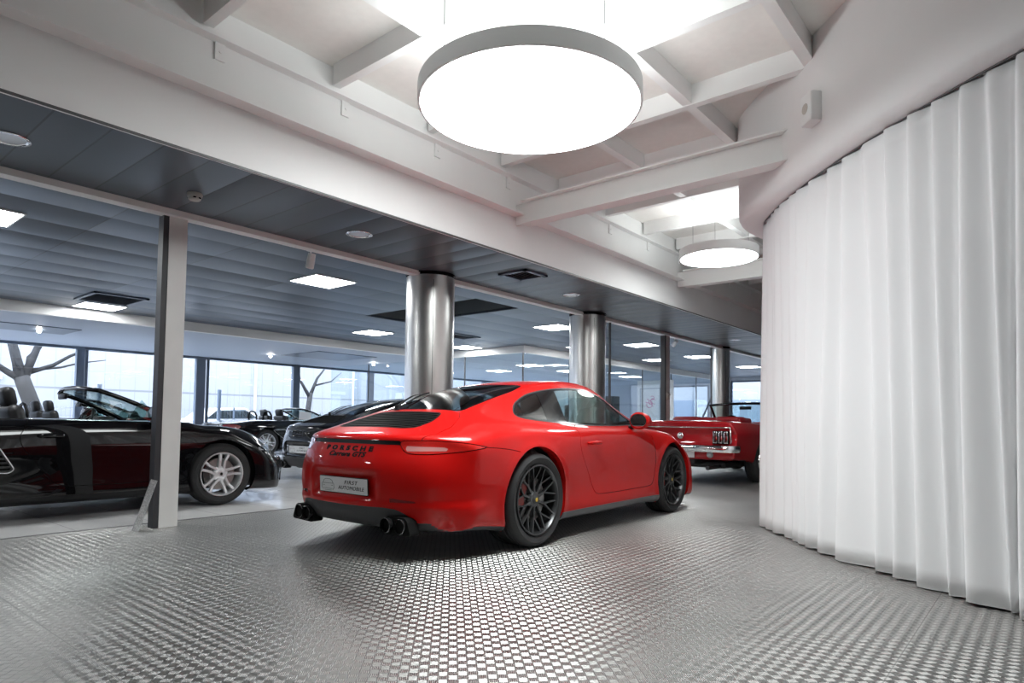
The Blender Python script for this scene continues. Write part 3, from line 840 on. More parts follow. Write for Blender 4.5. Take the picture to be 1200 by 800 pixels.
def make_roadster(root, paint, rimm, vent=True, roof_down=True):
    s = porsche_shell(True); P = s.P
    AR = [(.02, .335, .368), (2.43, .330, .362)]
    for cx, cz, R in AR:
        dd = np.hypot(P[:, 0] - cx, P[:, 2] - cz) - R
        P += s.N * (.008 * np.exp(-(dd / .035) ** 2) * (ay(P) > .6))[:, None]
    bv = BVHTree.FromPolygons([tuple(p) for p in s.P], s.F)
    for cx, cz, R in AR:
        s.cut(lambda P, N: np.hypot(P[:, 0] - cx, P[:, 2] - cz) - R, 'gone', mask=lambda P, N: ay(P) > .55)
    CK = roundpoly([(.42, -.60), (1.86, -.68), (1.97, -.55), (2.02, 0), (1.97, .55), (1.86, .68), (.42, .60)], .10)
    s.cut(lambda P, N: sdpoly(CK, P[:, 0], P[:, 1]), 'gone', mask=lambda P, N: P[:, 2] > .75)
    # folded-roof lid line, doors, side vent
    RL = roundpoly([(-.25, -.60), (.38, -.66), (.38, .66), (-.25, .60)], .10)
    fr = lambda P, N: sdpoly(RL, P[:, 0], P[:, 1]); mr = lambda P, N: (P[:, 2] > .8) & (N[:, 2] > .3)
    s.cut(lambda P, N: fr(P, N) - .003, 'gap', mask=mr); s.cut(lambda P, N: fr(P, N) + .003, 'roofcover', only=('gap',), mask=mr)
    DR = crom([(.74, .885), (.70, .80), (.67, .735), (.69, .65), (.76, .55), (.84, .45), (.90, .36), (1.0, .30), (1.25, .29), (1.60, .29), (1.86, .30), (1.94, .345), (1.98, .47), (1.99, .62), (1.98, .76), (1.95, .84), (1.90, .885), (1.86, .95), (1.2, .95), (.78, .95)], 4)
    fdo = lambda P, N: sdpoly(DR, P[:, 0], P[:, 2]); md = lambda P, N: (ay(P) > .6)
    s.cut(lambda P, N: fdo(P, N) - .0028, 'gap', mask=md); s.cut(lambda P, N: fdo(P, N) + .0028, 'door', only=('gap',), mask=md)
    if vent:
        VT = roundpoly([(.16, .64), (.52, .655), (.64, .46), (.60, .43), (.45, .44)], .03)
        s.cut(lambda P, N: sdpoly(VT, P[:, 0], P[:, 2]), 'ventrim', mask=md)
        s.cut(lambda P, N: sdpoly(VT, P[:, 0], P[:, 2]) + .012, 'vent', only=('ventrim',))
        slats(s, 'vent', 'ventslot', 2, [(.452 + .036 * k, .452 + .036 * k + .022) for k in range(6)])
    s.cut(lambda P, N: P[:, 2] - .215, 'sill', mask=lambda P, N: (ay(P) > .5) & (P[:, 0] > .35) & (P[:, 0] < 2.15))
    sc = lambda P: ay(P) + (P[:, 0] + 1.0)
    TL = crom([(.58, .76), (.60, .68), (.72, .62), (.92, .61), (1.10, .66), (1.20, .73), (1.0, .77), (.75, .775)], 5)
    s.cut(lambda P, N: sdpoly(TL, sc(P), P[:, 2]), 'lamp', mask=lambda P, N: (P[:, 0] < -.4) & (P[:, 2] > .55))
    HL = [(2.97 + .165 * math.cos(a), .615 + .105 * math.sin(a) - .03 * math.cos(a)) for a in np.linspace(0, 2 * PI, 28)[:-1]]
    s.cut(lambda P, N: sdpoly(HL, P[:, 0], ay(P)), 'headlamp', mask=lambda P, N: (P[:, 0] > 2.5) & (P[:, 2] > .45))
    IND = roundpoly([(2.835, .565), (2.97, .565), (2.98, .595), (2.835, .60)], .008)
    s.cut(lambda P, N: sdpoly(IND, P[:, 0], P[:, 2]), 'sidelamp', mask=lambda P, N: (ay(P) > .55) & (P[:, 0] > 2.6) & (N[:, 2] < .5))
    for Q in ([(-.1, .17), (.36, .17), (.33, .27), (-.1, .275)], [(.43, .185), (.66, .19), (.67, .29), (.45, .31)]):
        s.cut(lambda P, N: sdpoly(Q, ay(P), P[:, 2]), 'intake', mask=lambda P, N: (P[:, 0] > 2.9) & (N[:, 0] > .2))
    VA = [(-.1, .30), (.62, .30), (.70, .19), (.7, .0), (-.1, .0)]
    s.cut(lambda P, N: sdpoly(VA, ay(P), P[:, 2]), 'valance', mask=lambda P, N: P[:, 0] < -.70)
    body = s.obj('body', ('body',), paint, root, thick=.02)
    s.obj('panel_gap', 'gap', M_gap, body, -.006)
    s.obj('roof_cover', 'roofcover', paint, root)
    for sd in (-1, 1):
        d = s.obj('door', 'door', paint, root, side=sd, thick=.02)
        h = MB(); y = sd * .868
        h.tube([(.80, y, .742), (.83, y + sd * .020, .744), (.92, y + sd * .024, .744), (.985, y + sd * .016, .742), (1.00, y, .741)], [.010, .014, .016, .014, .009], n=10); h.build('door_handle', paint, d, smooth=True)
        if vent:
            vt = s.obj('side_vent', ('vent', 'ventrim'), M_rimdark, root, .004, side=sd, thick=.02)
            s.obj('vent_recess', 'ventslot', M_gap, vt, -.012, side=sd)
            e = MB(); q = [bv.ray_cast(Vector((x, sd * 2, z)), Vector((0, -sd, 0)))[0] for x, z in VT]; e.tube([p + Vector((0, sd * .004, 0)) for p in q + q[:1]], .005, n=6); e.build('vent_trim', M_silver, vt)
        s.obj('tail_light', 'lamp', M_lens, root, .002, side=sd, thick=.01)
        s.obj('headlight', 'headlamp', M_lensclear, root, 0, side=sd)
        s.obj('side_lamp', 'sidelamp', M_lensclear, root, .002, side=sd)
        s.obj('side_sill', 'sill', M_trim, root, .003, side=sd, thick=.01)
        m = MB(); c = Vector((1.72, sd * .955, .955))
        bmx = bmesh.new(); bmesh.ops.create_uvsphere(bmx, u_segments=20, v_segments=14, radius=1); vv = []
        for v in bmx.verts:
            p = v.co.copy(); vv.append(c + Vector((-.041 if p.x < -.55 else p.x * (.075 if p.x < 0 else .10), p.y * .105, p.z * .072)))
        ff = [[q.index for q in f.verts] for f in bmx.faces]; bmx.free(); m.add(vv, ff); mo = m.build('side_mirror', paint, root, smooth=True)
        a = MB(); a.tube([(1.76, sd * .78, .865), (1.74, sd * .85, .885), (1.73, sd * .92, .915)], [.024, .02, .024], n=10); a.build('mirror_stalk', M_trim, mo, smooth=True)
        g = MB(); g.prism([(.30 * a_, b_) for a_, b_ in ((0, 0), (1, 0), (.45, 1))], -.003, .003, M=Matrix(((1, 0, 0, 1.55), (0, 0, 1, sd * .70), (0, .20, 0, .885), (0, 0, 0, 1)))); g.build('door_quarter_glass', M_carglass, d)
        for cx, cz, R in AR: arch_lip(s, cx, cz, R, .84, paint, body, sd)
        for y in (.42, .54):
            e = MB(); e.lathe([(.034, 0), (.038, .004), (.038, .14), (.033, .14), (.033, .01), (.034, 0)], n=20, M=Matrix.Translation((-1.05, sd * y * .35, .22)) @ Matrix.Rotation(PI / 2, 4, 'Y'))
        e.build('exhaust_tip', M_chrome, root, smooth=True, angle=.5)
        # roll hoop behind each seat
        hp = MB(); y = sd * .34
        hp.tube([(.36, y - .19, .86), (.35, y - .185, 1.00), (.34, y - .12, 1.09), (.34, y, 1.115), (.34, y + .12, 1.09), (.35, y + .185, 1.00), (.36, y + .19, .86)], .024, n=10)
        hp.build('roll_hoop', M_trim, root, smooth=True)
    s.obj('rear_valance', 'valance', M_plastic, root, 0); s.obj('air_intake', 'intake', M_gap, root, -.02)
    for cx, cz, R in AR: arch_liner(root, cx, cz, R + .012, .55, .85)
    u = MB(); u.box((1.22, 0, .20), (3.9, 1.1, .10), bev=.03); u.box((1.24, 0, .20), (1.55, 1.60, .08), bev=.03); u.build('underbody', M_plastic, root)
    windscreen_frame(root, (1.99, -.665, .885), (1.34, -.60, 1.165), (1.27, 0, 1.20), (2.10, 0, .90), paint, M_carglass)
    for sd in (-1, 1):
        wheel(root, (.02, sd * .775, .328), .328, .265, .235, 'twin', rimm, sd, rot=.5)
        wheel(root, (2.43, sd * .775, .325), .325, .235, .235, 'twin', rimm, sd, rot=.14)
    seat(root, .98, -.36, .30, M_leather, h=.62); seat(root, .98, .36, .30, M_leather, h=.62)
    soft('dashboard', [((1.86, 0, .75), (.40, 1.30, .22), .06, 0), ((1.68, .36, .87), (.16, .34, .10), .035, 0), ((1.35, 0, .50), (.8, .16, .12), .03, 0)], M_leather, root)
    soft('cabin_tub', [((1.15, .70, .58), (1.5, .06, .52), .02, 0), ((1.15, -.70, .58), (1.5, .06, .52), .02, 0), ((1.15, 0, .27), (1.6, 1.36, .04), .01, 0), ((.40, 0, .60), (.06, 1.34, .52), .02, 0), ((.36, 0, .885), (.16, 1.1, .04), .015, 0)], M_leather, root)
    steering(root, (1.50, .36, .84), M_trim)
    plate(root, (-1.058, 0, .48), MREAR)
    return s

M_lensblack = mat('smoked_red_lens', (.05, .004, .005), .15, coat=1.)
def make_classic(root):
    """1960s American convertible, seen from its right rear quarter"""
    tab = rows('''
-1.12 .950  .30 .950  .52 .946  .70 .940  .800 .920
-.98  .968  .30 .968  .52 .962  .71 .955  .815 .934
-.70  .975  .30 .974  .52 .966  .72 .955  .830 .936
-.40  .975  .30 .972  .52 .962  .72 .948  .838 .930
-.05  .965  .30 .962  .52 .950  .72 .935  .840 .918
.35   .945  .30 .942  .52 .935  .72 .922  .838 .905
.75   .930  .30 .928  .52 .922  .72 .912  .835 .896
1.15  .925  .30 .922  .52 .917  .72 .909  .832 .893
1.55  .930  .30 .927  .52 .920  .72 .910  .832 .893
1.90  .950  .30 .946  .52 .934  .72 .914  .834 .896
2.20  .960  .30 .954  .52 .940  .72 .920  .838 .904
2.60  .955  .30 .948  .52 .934  .72 .924  .840 .912
3.00  .935  .30 .928  .52 .916  .72 .918  .838 .908
3.35  .900  .30 .893  .52 .884  .72 .896  .825 .888
3.55  .850  .30 .846  .52 .842  .72 .856  .805 .860
''')
    side = rows('''
-1.12 .845 .85 .872 .76 .868 .64 .855 .50 .820 .39
-.98  .858 .86 .886 .77 .882 .64 .866 .49 .830 .395
-.70  .868 .86 .897 .77 .893 .64 .876 .47 .838 .375
-.40  .873 .86 .902 .77 .897 .63 .882 .45 .843 .33
-.05  .874 .85 .903 .76 .899 .62 .884 .42 .846 .25
.35   .872 .84 .900 .75 .896 .61 .880 .42 .846 .24
.75   .868 .83 .895 .73 .890 .60 .876 .42 .846 .24
1.15  .866 .82 .892 .72 .887 .59 .874 .42 .846 .24
1.55  .866 .82 .892 .72 .887 .59 .874 .42 .846 .24
1.90  .868 .82 .894 .72 .889 .59 .876 .42 .846 .24
2.20  .870 .83 .897 .73 .892 .60 .878 .42 .846 .24
2.60  .872 .84 .898 .74 .894 .61 .880 .42 .846 .25
3.00  .868 .83 .894 .74 .890 .61 .874 .42 .840 .26
3.35  .858 .82 .882 .73 .876 .60 .860 .42 .825 .28
3.55  .838 .79 .858 .71 .850 .59 .835 .42 .800 .30
''')
    T = [[(r[0] + (.05 if r[0] < -1 else 0) * (y / .8) ** 2 - (.05 if r[0] > 3.4 else 0) * (y / .8) ** 2, y, z) for y, z in ((0, r[1]), (r[2], r[3]), (r[4], r[5]), (r[6], r[7]), (r[8], r[9]))] for r in tab]
    ys = [0, .38, .65, .87, 1.]
    rear = [(-1.115, .845, .845), (-1.075, .755, .872), (-1.085, .64, .868), (-1.12, .50, .855), (-1.10, .39, .82), (-.98, .37, .72)]
    front = [(3.58, .79, .838), (3.60, .71, .858), (3.60, .59, .85), (3.60, .44, .835), (3.56, .31, .80), (3.4, .27, .70)]
    B = []
    for k in range(6):
        b = []; xr, zr, wr = rear[k]; xf, zf, wf = front[k]
        for f in ys[:-1]: b.append((xr + .05 * f * f, f * wr, zr))
        for r in side:
            y, z = (r[1 + 2 * k], r[2 + 2 * k]) if k < 5 else (r[9] - .12, .22 if r[0] > -.2 else .37)
            b.append((r[0] + (.05 if r[0] < -1 else 0) - (.05 if r[0] > 3.4 else 0) + ((rear[k][0] + 1.12) if r[0] < -1.1 else 0), y, z))
        for f in ys[-2::-1]: b.append((xf - .05 * f * f, f * wf, zf))
        B.append(b)
    s = body_shell(T, B, creases={'top': .55, 1: .35, 3: .3}); P = s.P
    bv = BVHTree.FromPolygons([tuple(p) for p in s.P], s.F)
    AR = [(0, .33, .375), (2.74, .33, .375)]
    for cx, cz, R in AR:
        s.cut(lambda P, N: np.hypot(P[:, 0] - cx, P[:, 2] - cz) - R, 'gone', mask=lambda P, N: ay(P) > .6)
    CK = roundpoly([(.15, -.62), (.30, -.68), (1.80, -.70), (1.90, 0), (1.80, .70), (.30, .68), (.15, .62)], .08)
    s.cut(lambda P, N: sdpoly(CK, P[:, 0], P[:, 1]), 'gone', mask=lambda P, N: P[:, 2] > .8)
    DR = roundpoly([(.66, .95), (.66, .55), (.72, .28), (1.84, .28), (1.88, .5), (1.88, .95)], .05)
    fdo = lambda P, N: sdpoly(DR, P[:, 0], P[:, 2]); md = lambda P, N: (ay(P) > .66)
    s.cut(lambda P, N: fdo(P, N) - .003, 'gap', mask=md); s.cut(lambda P, N: fdo(P, N) + .003, 'door', only=('gap',), mask=md)
    LD = roundpoly([(-1.105, -.64), (-.42, -.66), (-.42, .66), (-1.105, .64)], .04)
    fl = lambda P, N: sdpoly(LD, P[:, 0], P[:, 1]); ml = lambda P, N: (P[:, 2] > .90) & (N[:, 2] > .2)
    s.cut(lambda P, N: fl(P, N) - .003, 'gap', mask=ml); s.cut(lambda P, N: fl(P, N) + .003, 'boot', only=('gap',), mask=ml)
    G = [(-.1, .50), (.62, .50), (.66, .56), (.64, .80), (-.1, .80)]
    s.cut(lambda P, N: sdpoly(G, ay(P), P[:, 2]), 'grille', mask=lambda P, N: P[:, 0] > 3.4)
    body = s.obj('body', 'body', M_dkred, root, thick=.02); s.obj('panel_gap', 'gap', M_gap, body, -.006)
    s.obj('boot_lid', 'boot', M_dkred, root, thick=.01); s.obj('front_grille', 'grille', M_gap, root, -.02)
    for sd in (-1, 1):
        s.obj('door', 'door', M_dkred, root, side=sd, thick=.02)
        for cx, cz, R in AR: arch_lip(s, cx, cz, R, .84, M_dkred, body, sd)
        tl = MB(); tl.box((-1.098, sd * .665, .715), (.03, .26, .20), bev=.012); t = tl.build('tail_light', M_gap, root)
        for k in (-1, 0, 1):
            y = sd * .665 + k * .082
            c = MB(); c.box((-1.112, y, .715), (.03, .066, .185), bev=.012); cr = c.build('lamp_bezel', M_chrome, t, smooth=True, angle=.6)
            l = MB(); l.box((-1.126, y, .715), (.02, .040, .160), bev=.009); l.build('lamp_lens', M_lensblack, cr, smooth=True, angle=.6)
        b = MB(); b.lathe([(0, .03), (.042, .026), (.05, .0)], n=20, M=Matrix.Translation((-1.115, sd * .50, .455)) @ Matrix.Rotation(-PI / 2, 4, 'Y')); b.build('reversing_lamp', M_lensclear, root, smooth=True)
        hl = MB(); hl.lathe([(0, .03), (.07, .025), (.09, .0), (.10, .0), (.10, -.03)], n=24, M=Matrix.Translation((3.58, sd * .72, .70)) @ Matrix.Rotation(PI / 2, 4, 'Y')); hl.build('headlight', M_lensclear, root, smooth=True)
        m = MB(); m.lathe([(0, .0), (.055, .005), (.06, .03), (.03, .07), (0, .08)], n=18, M=Matrix.Translation((1.65, sd * .90, 1.0)) @ Matrix.Rotation(PI / 2, 4, 'Y')); m.tube([(1.68, sd * .82, .89), (1.69, sd * .90, .98)], .012, n=8); m.build('side_mirror', M_chrome, root, smooth=True)
        wheel(root, (0, sd * .775, .325), .325, .20, .205, 'styled', M_chrome, sd); wheel(root, (2.74, sd * .775, .325), .325, .20, .205, 'styled', M_chrome, sd)
    for nm, x, sg, z in (('rear_bumper', -1.17, -1, .545), ('front_bumper', 3.64, 1, .50)):
        b = MB(); path = [(x - sg * .16, .895, z), (x - sg * .10, .885, z), (x - sg * .03, .84, z), (x, .70, z), (x + sg * .015, .35, z), (x + sg * .02, 0, z)]
        path = path + [(p[0], -p[1], p[2]) for p in path[-2::-1]]
        v = []; f = []; k = len(path)
        for i, p in enumerate(path):
            a = Vector(path[min(i + 1, k - 1)]) - Vector(path[max(i - 1, 0)]); a.normalize(); n = Vector((a.y, -a.x, 0)) * (-1 if sg > 0 else 1)
            n = -n if n.dot(Vector((sg, 0, 0)) + Vector((0, .3 * p[1], 0))) < 0 else n
            for dz, o_ in ((-.055, -.01), (-.05, .02), (-.02, .032), (.02, .032), (.05, .02), (.055, -.01)):
                v.append(Vector(p) + n * o_ + Vector((0, 0, dz)))
        for i in range(k - 1):
            for j in range(5): f.append((i * 6 + j, i * 6 + j + 1, i * 6 + j + 7, i * 6 + j + 6))
        b.add(v, f); b.build(nm, M_chrome, root, smooth=True, angle=.9)
    # bright moulding round the tail panel
    tr = MB(); q = []
    for y in np.linspace(-.80, .80, 17):
        h = bv.ray_cast(Vector((-3, y, .862)), Vector((1, 0, 0)))[0]; q.append(h + Vector((-.004, 0, 0)))
    tr.tube(q, .009, n=6)
    for sd in (-1, 1): tr.tube([q[-1 if sd > 0 else 0], (-1.09, sd * .815, .74), (-1.10, sd * .82, .62)], .009, n=6)
    tr.build('tail_moulding', M_chrome, root, smooth=True)
    cp = MB(); cp.lathe([(0, .02), (.04, .018), (.052, .010), (.055, 0)], n=28, M=Matrix.Translation((-1.085, 0, .73)) @ Matrix.Rotation(-PI / 2, 4, 'Y')); cp.build('fuel_cap', M_chrome, root, smooth=True)
    plate(root, (-1.13, 0, .455), MREAR, text=False)
    windscreen_frame(root, (1.88, -.79, .905), (1.50, -.74, 1.27), (1.44, 0, 1.30), (2.0, 0, .94), M_glossblack, M_carglass, r=.024)
    arch_liner(root, 0, .33, .39, .56, .86, -.12); arch_liner(root, 2.74, .33, .39, .56, .86)
    u = MB(); u.box((1.35, 0, .28), (4.1, 1.1, .10), bev=.03); u.box((-.75, .15, .36), (.5, .7, .16), bev=.05); u.tube([(-1.1, -.45, .25), (-.5, -.45, .26)], .03, n=10); u.tube([(-.05, -.7, .33), (-.05, .7, .33)], .05, n=10); u.lathe([(0, -.13), (.12, -.1), (.14, 0), (.12, .1), (0, .13)], n=16, M=Matrix.Translation((-.05, 0, .33))); u.build('underbody', M_plastic, root)
    sl = M_redleather
    soft('rear_bench', [((.35, 0, .60), (.45, 1.10, .16), .05, 0), ((.12, 0, .84), (.14, 1.12, .38), .06, -.25)], sl, root)
    soft('folded_roof_cover', [((-.02, 0, .965), (.46, 1.22, .10), .05, 0), ((-.10, .38, .985), (.34, .40, .10), .05, 0), ((-.10, -.38, .985), (.34, .40, .10), .05, 0)], sl, root)
    seat(root, 1.08, -.36, .34, sl, head=False, h=.52); seat(root, 1.08, .36, .34, sl, head=False, h=.52)
    soft('dashboard', [((1.78, 0, .80), (.30, 1.32, .22), .06, 0)], sl, root)
    soft('cabin_tub', [((1.0, .72, .62), (1.7, .05, .50), .02, 0), ((1.0, -.72, .62), (1.7, .05, .50), .02, 0), ((1.0, 0, .30), (1.7, 1.40, .04), .01, 0), ((.16, 0, .62), (.05, 1.36, .50), .02, 0)], sl, root)
    steering(root, (1.50, .36, .90), M_trim, r=.19)
    return s
# ------------------------------------------------------------------ procedural surface materials
def nodes(m): 
    nt = m.node_tree; return nt, nt.nodes, nt.links
def math_(nt, op, a, b=None, c=None):
    n = nt.nodes.new('ShaderNodeMath'); n.operation = op
    for i, v in enumerate((a, b, c)):
        if v is None: continue
        if isinstance(v, (int, float)): n.inputs[i].default_value = v
        else: nt.links.new(v, n.inputs[i])
    return n.outputs[0]

def tread_plate():
    m = mat('aluminium_tread_plate', (.36, .355, .34), .34, metal=.97)
    nt, N, L = nodes(m); b = N['Principled BSDF']
    tc = N.new('ShaderNodeTexCoord'); mp = N.new('ShaderNodeMapping'); s = .0354
    mp.inputs['Rotation'].default_value = (0, 0, PI / 4); mp.inputs['Scale'].default_value = (1 / s, 1 / s, 1)
    L.new(tc.outputs['Object'], mp.inputs['Vector']); sp = N.new('ShaderNodeSeparateXYZ'); L.new(mp.outputs[0], sp.inputs[0])
    u, v = sp.outputs[0], sp.outputs[1]; M = lambda *a: math_(nt, *a)
    fu, fv = M('FRACT', u), M('FRACT', v)
    par = M('MODULO', M('ABSOLUTE', M('ADD', M('FLOOR', u), M('FLOOR', v))), 2.0)      # 0 / 1 checker
    inv = M('SUBTRACT', 1.0, par)
    def edge(f): return M('SMOOTH_MIN', 1.0, M('MULTIPLY', M('SUBTRACT', .46, M('ABSOLUTE', M('SUBTRACT', f, .5))), 9.0), .1)
    eu = M('MAXIMUM', edge(fu), 0.0); ev = M('MAXIMUM', edge(fv), 0.0)
    wu = M('MULTIPLY', fu, 5 * 2 * PI); wv = M('MULTIPLY', fv, 5 * 2 * PI)
    A = .30
    # slopes of the ribs: cells of one kind run along u, the others along v
    sv = M('MULTIPLY', M('MULTIPLY', M('SINE', wv), A), M('MULTIPLY', inv, eu))
    su = M('MULTIPLY', M('MULTIPLY', M('SINE', wu), A), M('MULTIPLY', par, ev))
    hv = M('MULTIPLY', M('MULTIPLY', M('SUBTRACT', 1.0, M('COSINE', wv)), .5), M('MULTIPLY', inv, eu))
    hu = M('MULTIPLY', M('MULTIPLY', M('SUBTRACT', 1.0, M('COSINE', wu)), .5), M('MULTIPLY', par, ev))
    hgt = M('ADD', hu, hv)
    cb = N.new('ShaderNodeCombineXYZ'); L.new(M('MULTIPLY', su, -1.0), cb.inputs[0]); L.new(M('MULTIPLY', sv, -1.0), cb.inputs[1]); cb.inputs[2].default_value = 1
    ro = N.new('ShaderNodeVectorRotate'); ro.rotation_type = 'Z_AXIS'; ro.inputs['Angle'].default_value = -PI / 4
    L.new(cb.outputs[0], ro.inputs['Vector']); nm = N.new('ShaderNodeVectorMath'); nm.operation = 'NORMALIZE'; L.new(ro.outputs[0], nm.inputs[0])
    L.new(nm.outputs[0], b.inputs['Normal'])
    ns = N.new('ShaderNodeTexNoise'); ns.inputs['Scale'].default_value = 1.3; ns.inputs['Detail'].default_value = 6; L.new(tc.outputs['Object'], ns.inputs['Vector'])
    n2 = N.new('ShaderNodeTexNoise'); n2.inputs['Scale'].default_value = 90; n2.inputs['Detail'].default_value = 2; L.new(tc.outputs['Object'], n2.inputs['Vector'])
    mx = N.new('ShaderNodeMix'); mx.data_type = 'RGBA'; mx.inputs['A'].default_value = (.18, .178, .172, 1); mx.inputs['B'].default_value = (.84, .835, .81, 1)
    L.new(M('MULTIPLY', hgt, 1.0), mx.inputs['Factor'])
    hs = N.new('ShaderNodeHueSaturation'); L.new(mx.outputs['Result'], hs.inputs['Color'])
    sp0 = N.new('ShaderNodeSeparateXYZ'); L.new(tc.outputs['Object'], sp0.inputs[0])
    jx = M('LESS_THAN', M('ABSOLUTE', M('SUBTRACT', M('FRACT', M('DIVIDE', M('ADD', sp0.outputs[0], .35), 2.5)), .5)), .0008)
    jy = M('LESS_THAN', M('ABSOLUTE', M('SUBTRACT', M('FRACT', M('DIVIDE', M('ADD', sp0.outputs[1], .15), 1.25)), .5)), .0016)
    val = M('MULTIPLY', M('ADD', M('MULTIPLY', ns.outputs['Fac'], .5), M('ADD', M('MULTIPLY', n2.outputs['Fac'], .3), .62)), M('SUBTRACT', 1.0, M('MULTIPLY', M('MAXIMUM', jx, jy), .45)))
    L.new(val, hs.inputs['Value']); L.new(hs.outputs[0], b.inputs['Base Color'])
    msk = M('ADD', M('MULTIPLY', inv, eu), M('MULTIPLY', par, ev))       # 1 on the ribbed patches, 0 between them
    L.new(M('ADD', .40, M('MULTIPLY', msk, .12)), b.inputs['Roughness']); L.new(M('MULTIPLY', msk, .88), b.inputs['Anisotropic'])
    r2 = math.sqrt(.5); tg = N.new('ShaderNodeCombineXYZ')               # rough across the ribs, smoother along them
    L.new(M('ADD', M('MULTIPLY', inv, r2), M('MULTIPLY', par, r2)), tg.inputs[0]); L.new(M('SUBTRACT', M('MULTIPLY', inv, r2), M('MULTIPLY', par, r2)), tg.inputs[1])
    L.new(tg.outputs[0], b.inputs['Tangent'])
    return m

def planks(name, px, py, col, ox=0., oy=0., rough=.38, tilt=.03, groove=.012):
    """suspended metal ceiling strips px by py metres, each hanging at its own very slight tilt"""
    m = mat(name, col, rough, spec=.5); nt, N, L = nodes(m); b = N['Principled BSDF']; M = lambda *a: math_(nt, *a)
    tc = N.new('ShaderNodeTexCoord'); sp = N.new('ShaderNodeSeparateXYZ'); L.new(tc.outputs['Object'], sp.inputs[0])
    u = M('DIVIDE', M('ADD', sp.outputs[0], ox), px); v = M('DIVIDE', M('ADD', sp.outputs[1], oy), py)
    cb = N.new('ShaderNodeCombineXYZ'); L.new(M('FLOOR', u), cb.inputs[0]); L.new(M('FLOOR', v), cb.inputs[1])
    wn = N.new('ShaderNodeTexWhiteNoise'); wn.noise_dimensions = '3D'; L.new(cb.outputs[0], wn.inputs['Vector'])
    gu = M('LESS_THAN', M('MULTIPLY', M('SUBTRACT', .5, M('ABSOLUTE', M('SUBTRACT', M('FRACT', u), .5))), px), groove / 2)
    gv = M('LESS_THAN', M('MULTIPLY', M('SUBTRACT', .5, M('ABSOLUTE', M('SUBTRACT', M('FRACT', v), .5))), py), groove / 2)
    g = M('MAXIMUM', gu, gv)
    sx = N.new('ShaderNodeSeparateColor'); L.new(wn.outputs['Color'], sx.inputs[0])
    # each strip sags a little across its width
    bow = lambda f: M('MULTIPLY', M('SUBTRACT', M('FRACT', f), .5), tilt * 2)
    nx = M('ADD', M('MULTIPLY', M('SUBTRACT', sx.outputs[0], .5), tilt), bow(u) if px <= py else 0.0)
    ny = M('ADD', M('MULTIPLY', M('SUBTRACT', sx.outputs[1], .5), tilt), bow(v) if py < px else 0.0)
    c2 = N.new('ShaderNodeCombineXYZ'); L.new(nx, c2.inputs[0]); L.new(ny, c2.inputs[1]); c2.inputs[2].default_value = -1
    nm = N.new('ShaderNodeVectorMath'); nm.operation = 'NORMALIZE'; L.new(c2.outputs[0], nm.inputs[0]); L.new(nm.outputs[0], b.inputs['Normal'])
    hs = N.new('ShaderNodeHueSaturation'); hs.inputs['Color'].default_value = (*col, 1)
    L.new(M('MULTIPLY', M('ADD', M('MULTIPLY', sx.outputs[2], .30), .85), M('SUBTRACT', 1.0, M('MULTIPLY', g, .55))), hs.inputs['Value'])
    L.new(hs.outputs[0], b.inputs['Base Color'])
    return m

def tile_floor():
    m = mat('pale_floor_tiles', (.60, .60, .60), .22, coat=.3); nt, N, L = nodes(m); b = N['Principled BSDF']; M = lambda *a: math_(nt, *a)
    tc = N.new('ShaderNodeTexCoord'); sp = N.new('ShaderNodeSeparateXYZ'); L.new(tc.outputs['Object'], sp.inputs[0])
    f = lambda o: M('LESS_THAN', M('SUBTRACT', .5, M('ABSOLUTE', M('SUBTRACT', M('FRACT', M('DIVIDE', o, .6)), .5))), .005)
    g = M('MAXIMUM', f(sp.outputs[0]), f(sp.outputs[1]))
    ns = N.new('ShaderNodeTexNoise'); ns.inputs['Scale'].default_value = 3; ns.inputs['Detail'].default_value = 5; L.new(tc.outputs['Object'], ns.inputs['Vector'])
    hs = N.new('ShaderNodeHueSaturation'); hs.inputs['Color'].default_value = (.74, .73, .72, 1)
    L.new(M('MULTIPLY', M('ADD', M('MULTIPLY', ns.outputs['Fac'], .2), .9), M('SUBTRACT', 1.0, M('MULTIPLY', g, .5))), hs.inputs['Value']); L.new(hs.outputs[0], b.inputs['Base Color'])
    return m

def cladding():
    m = mat('pale_wall_cladding', (.70, .72, .75), .6); nt, N, L = nodes(m); b = N['Principled BSDF']; M = lambda *a: math_(nt, *a)
    tc = N.new('ShaderNodeTexCoord'); sp = N.new('ShaderNodeSeparateXYZ'); L.new(tc.outputs['Object'], sp.inputs[0])
    g = M('LESS_THAN', M('FRACT', M('DIVIDE', sp.outputs[0], .55)), .05); g2 = M('LESS_THAN', M('FRACT', M('DIVIDE', M('ADD', sp.outputs[2], .55), 2.5)), .03)
    hs = N.new('ShaderNodeHueSaturation'); hs.inputs['Color'].default_value = (.20, .21, .235, 1)
    L.new(M('SUBTRACT', 1.0, M('MULTIPLY', M('MAXIMUM', g, M('MULTIPLY', g2, 2.0)), .22)), hs.inputs['Value']); L.new(hs.outputs[0], b.inputs['Base Color'])
    return m

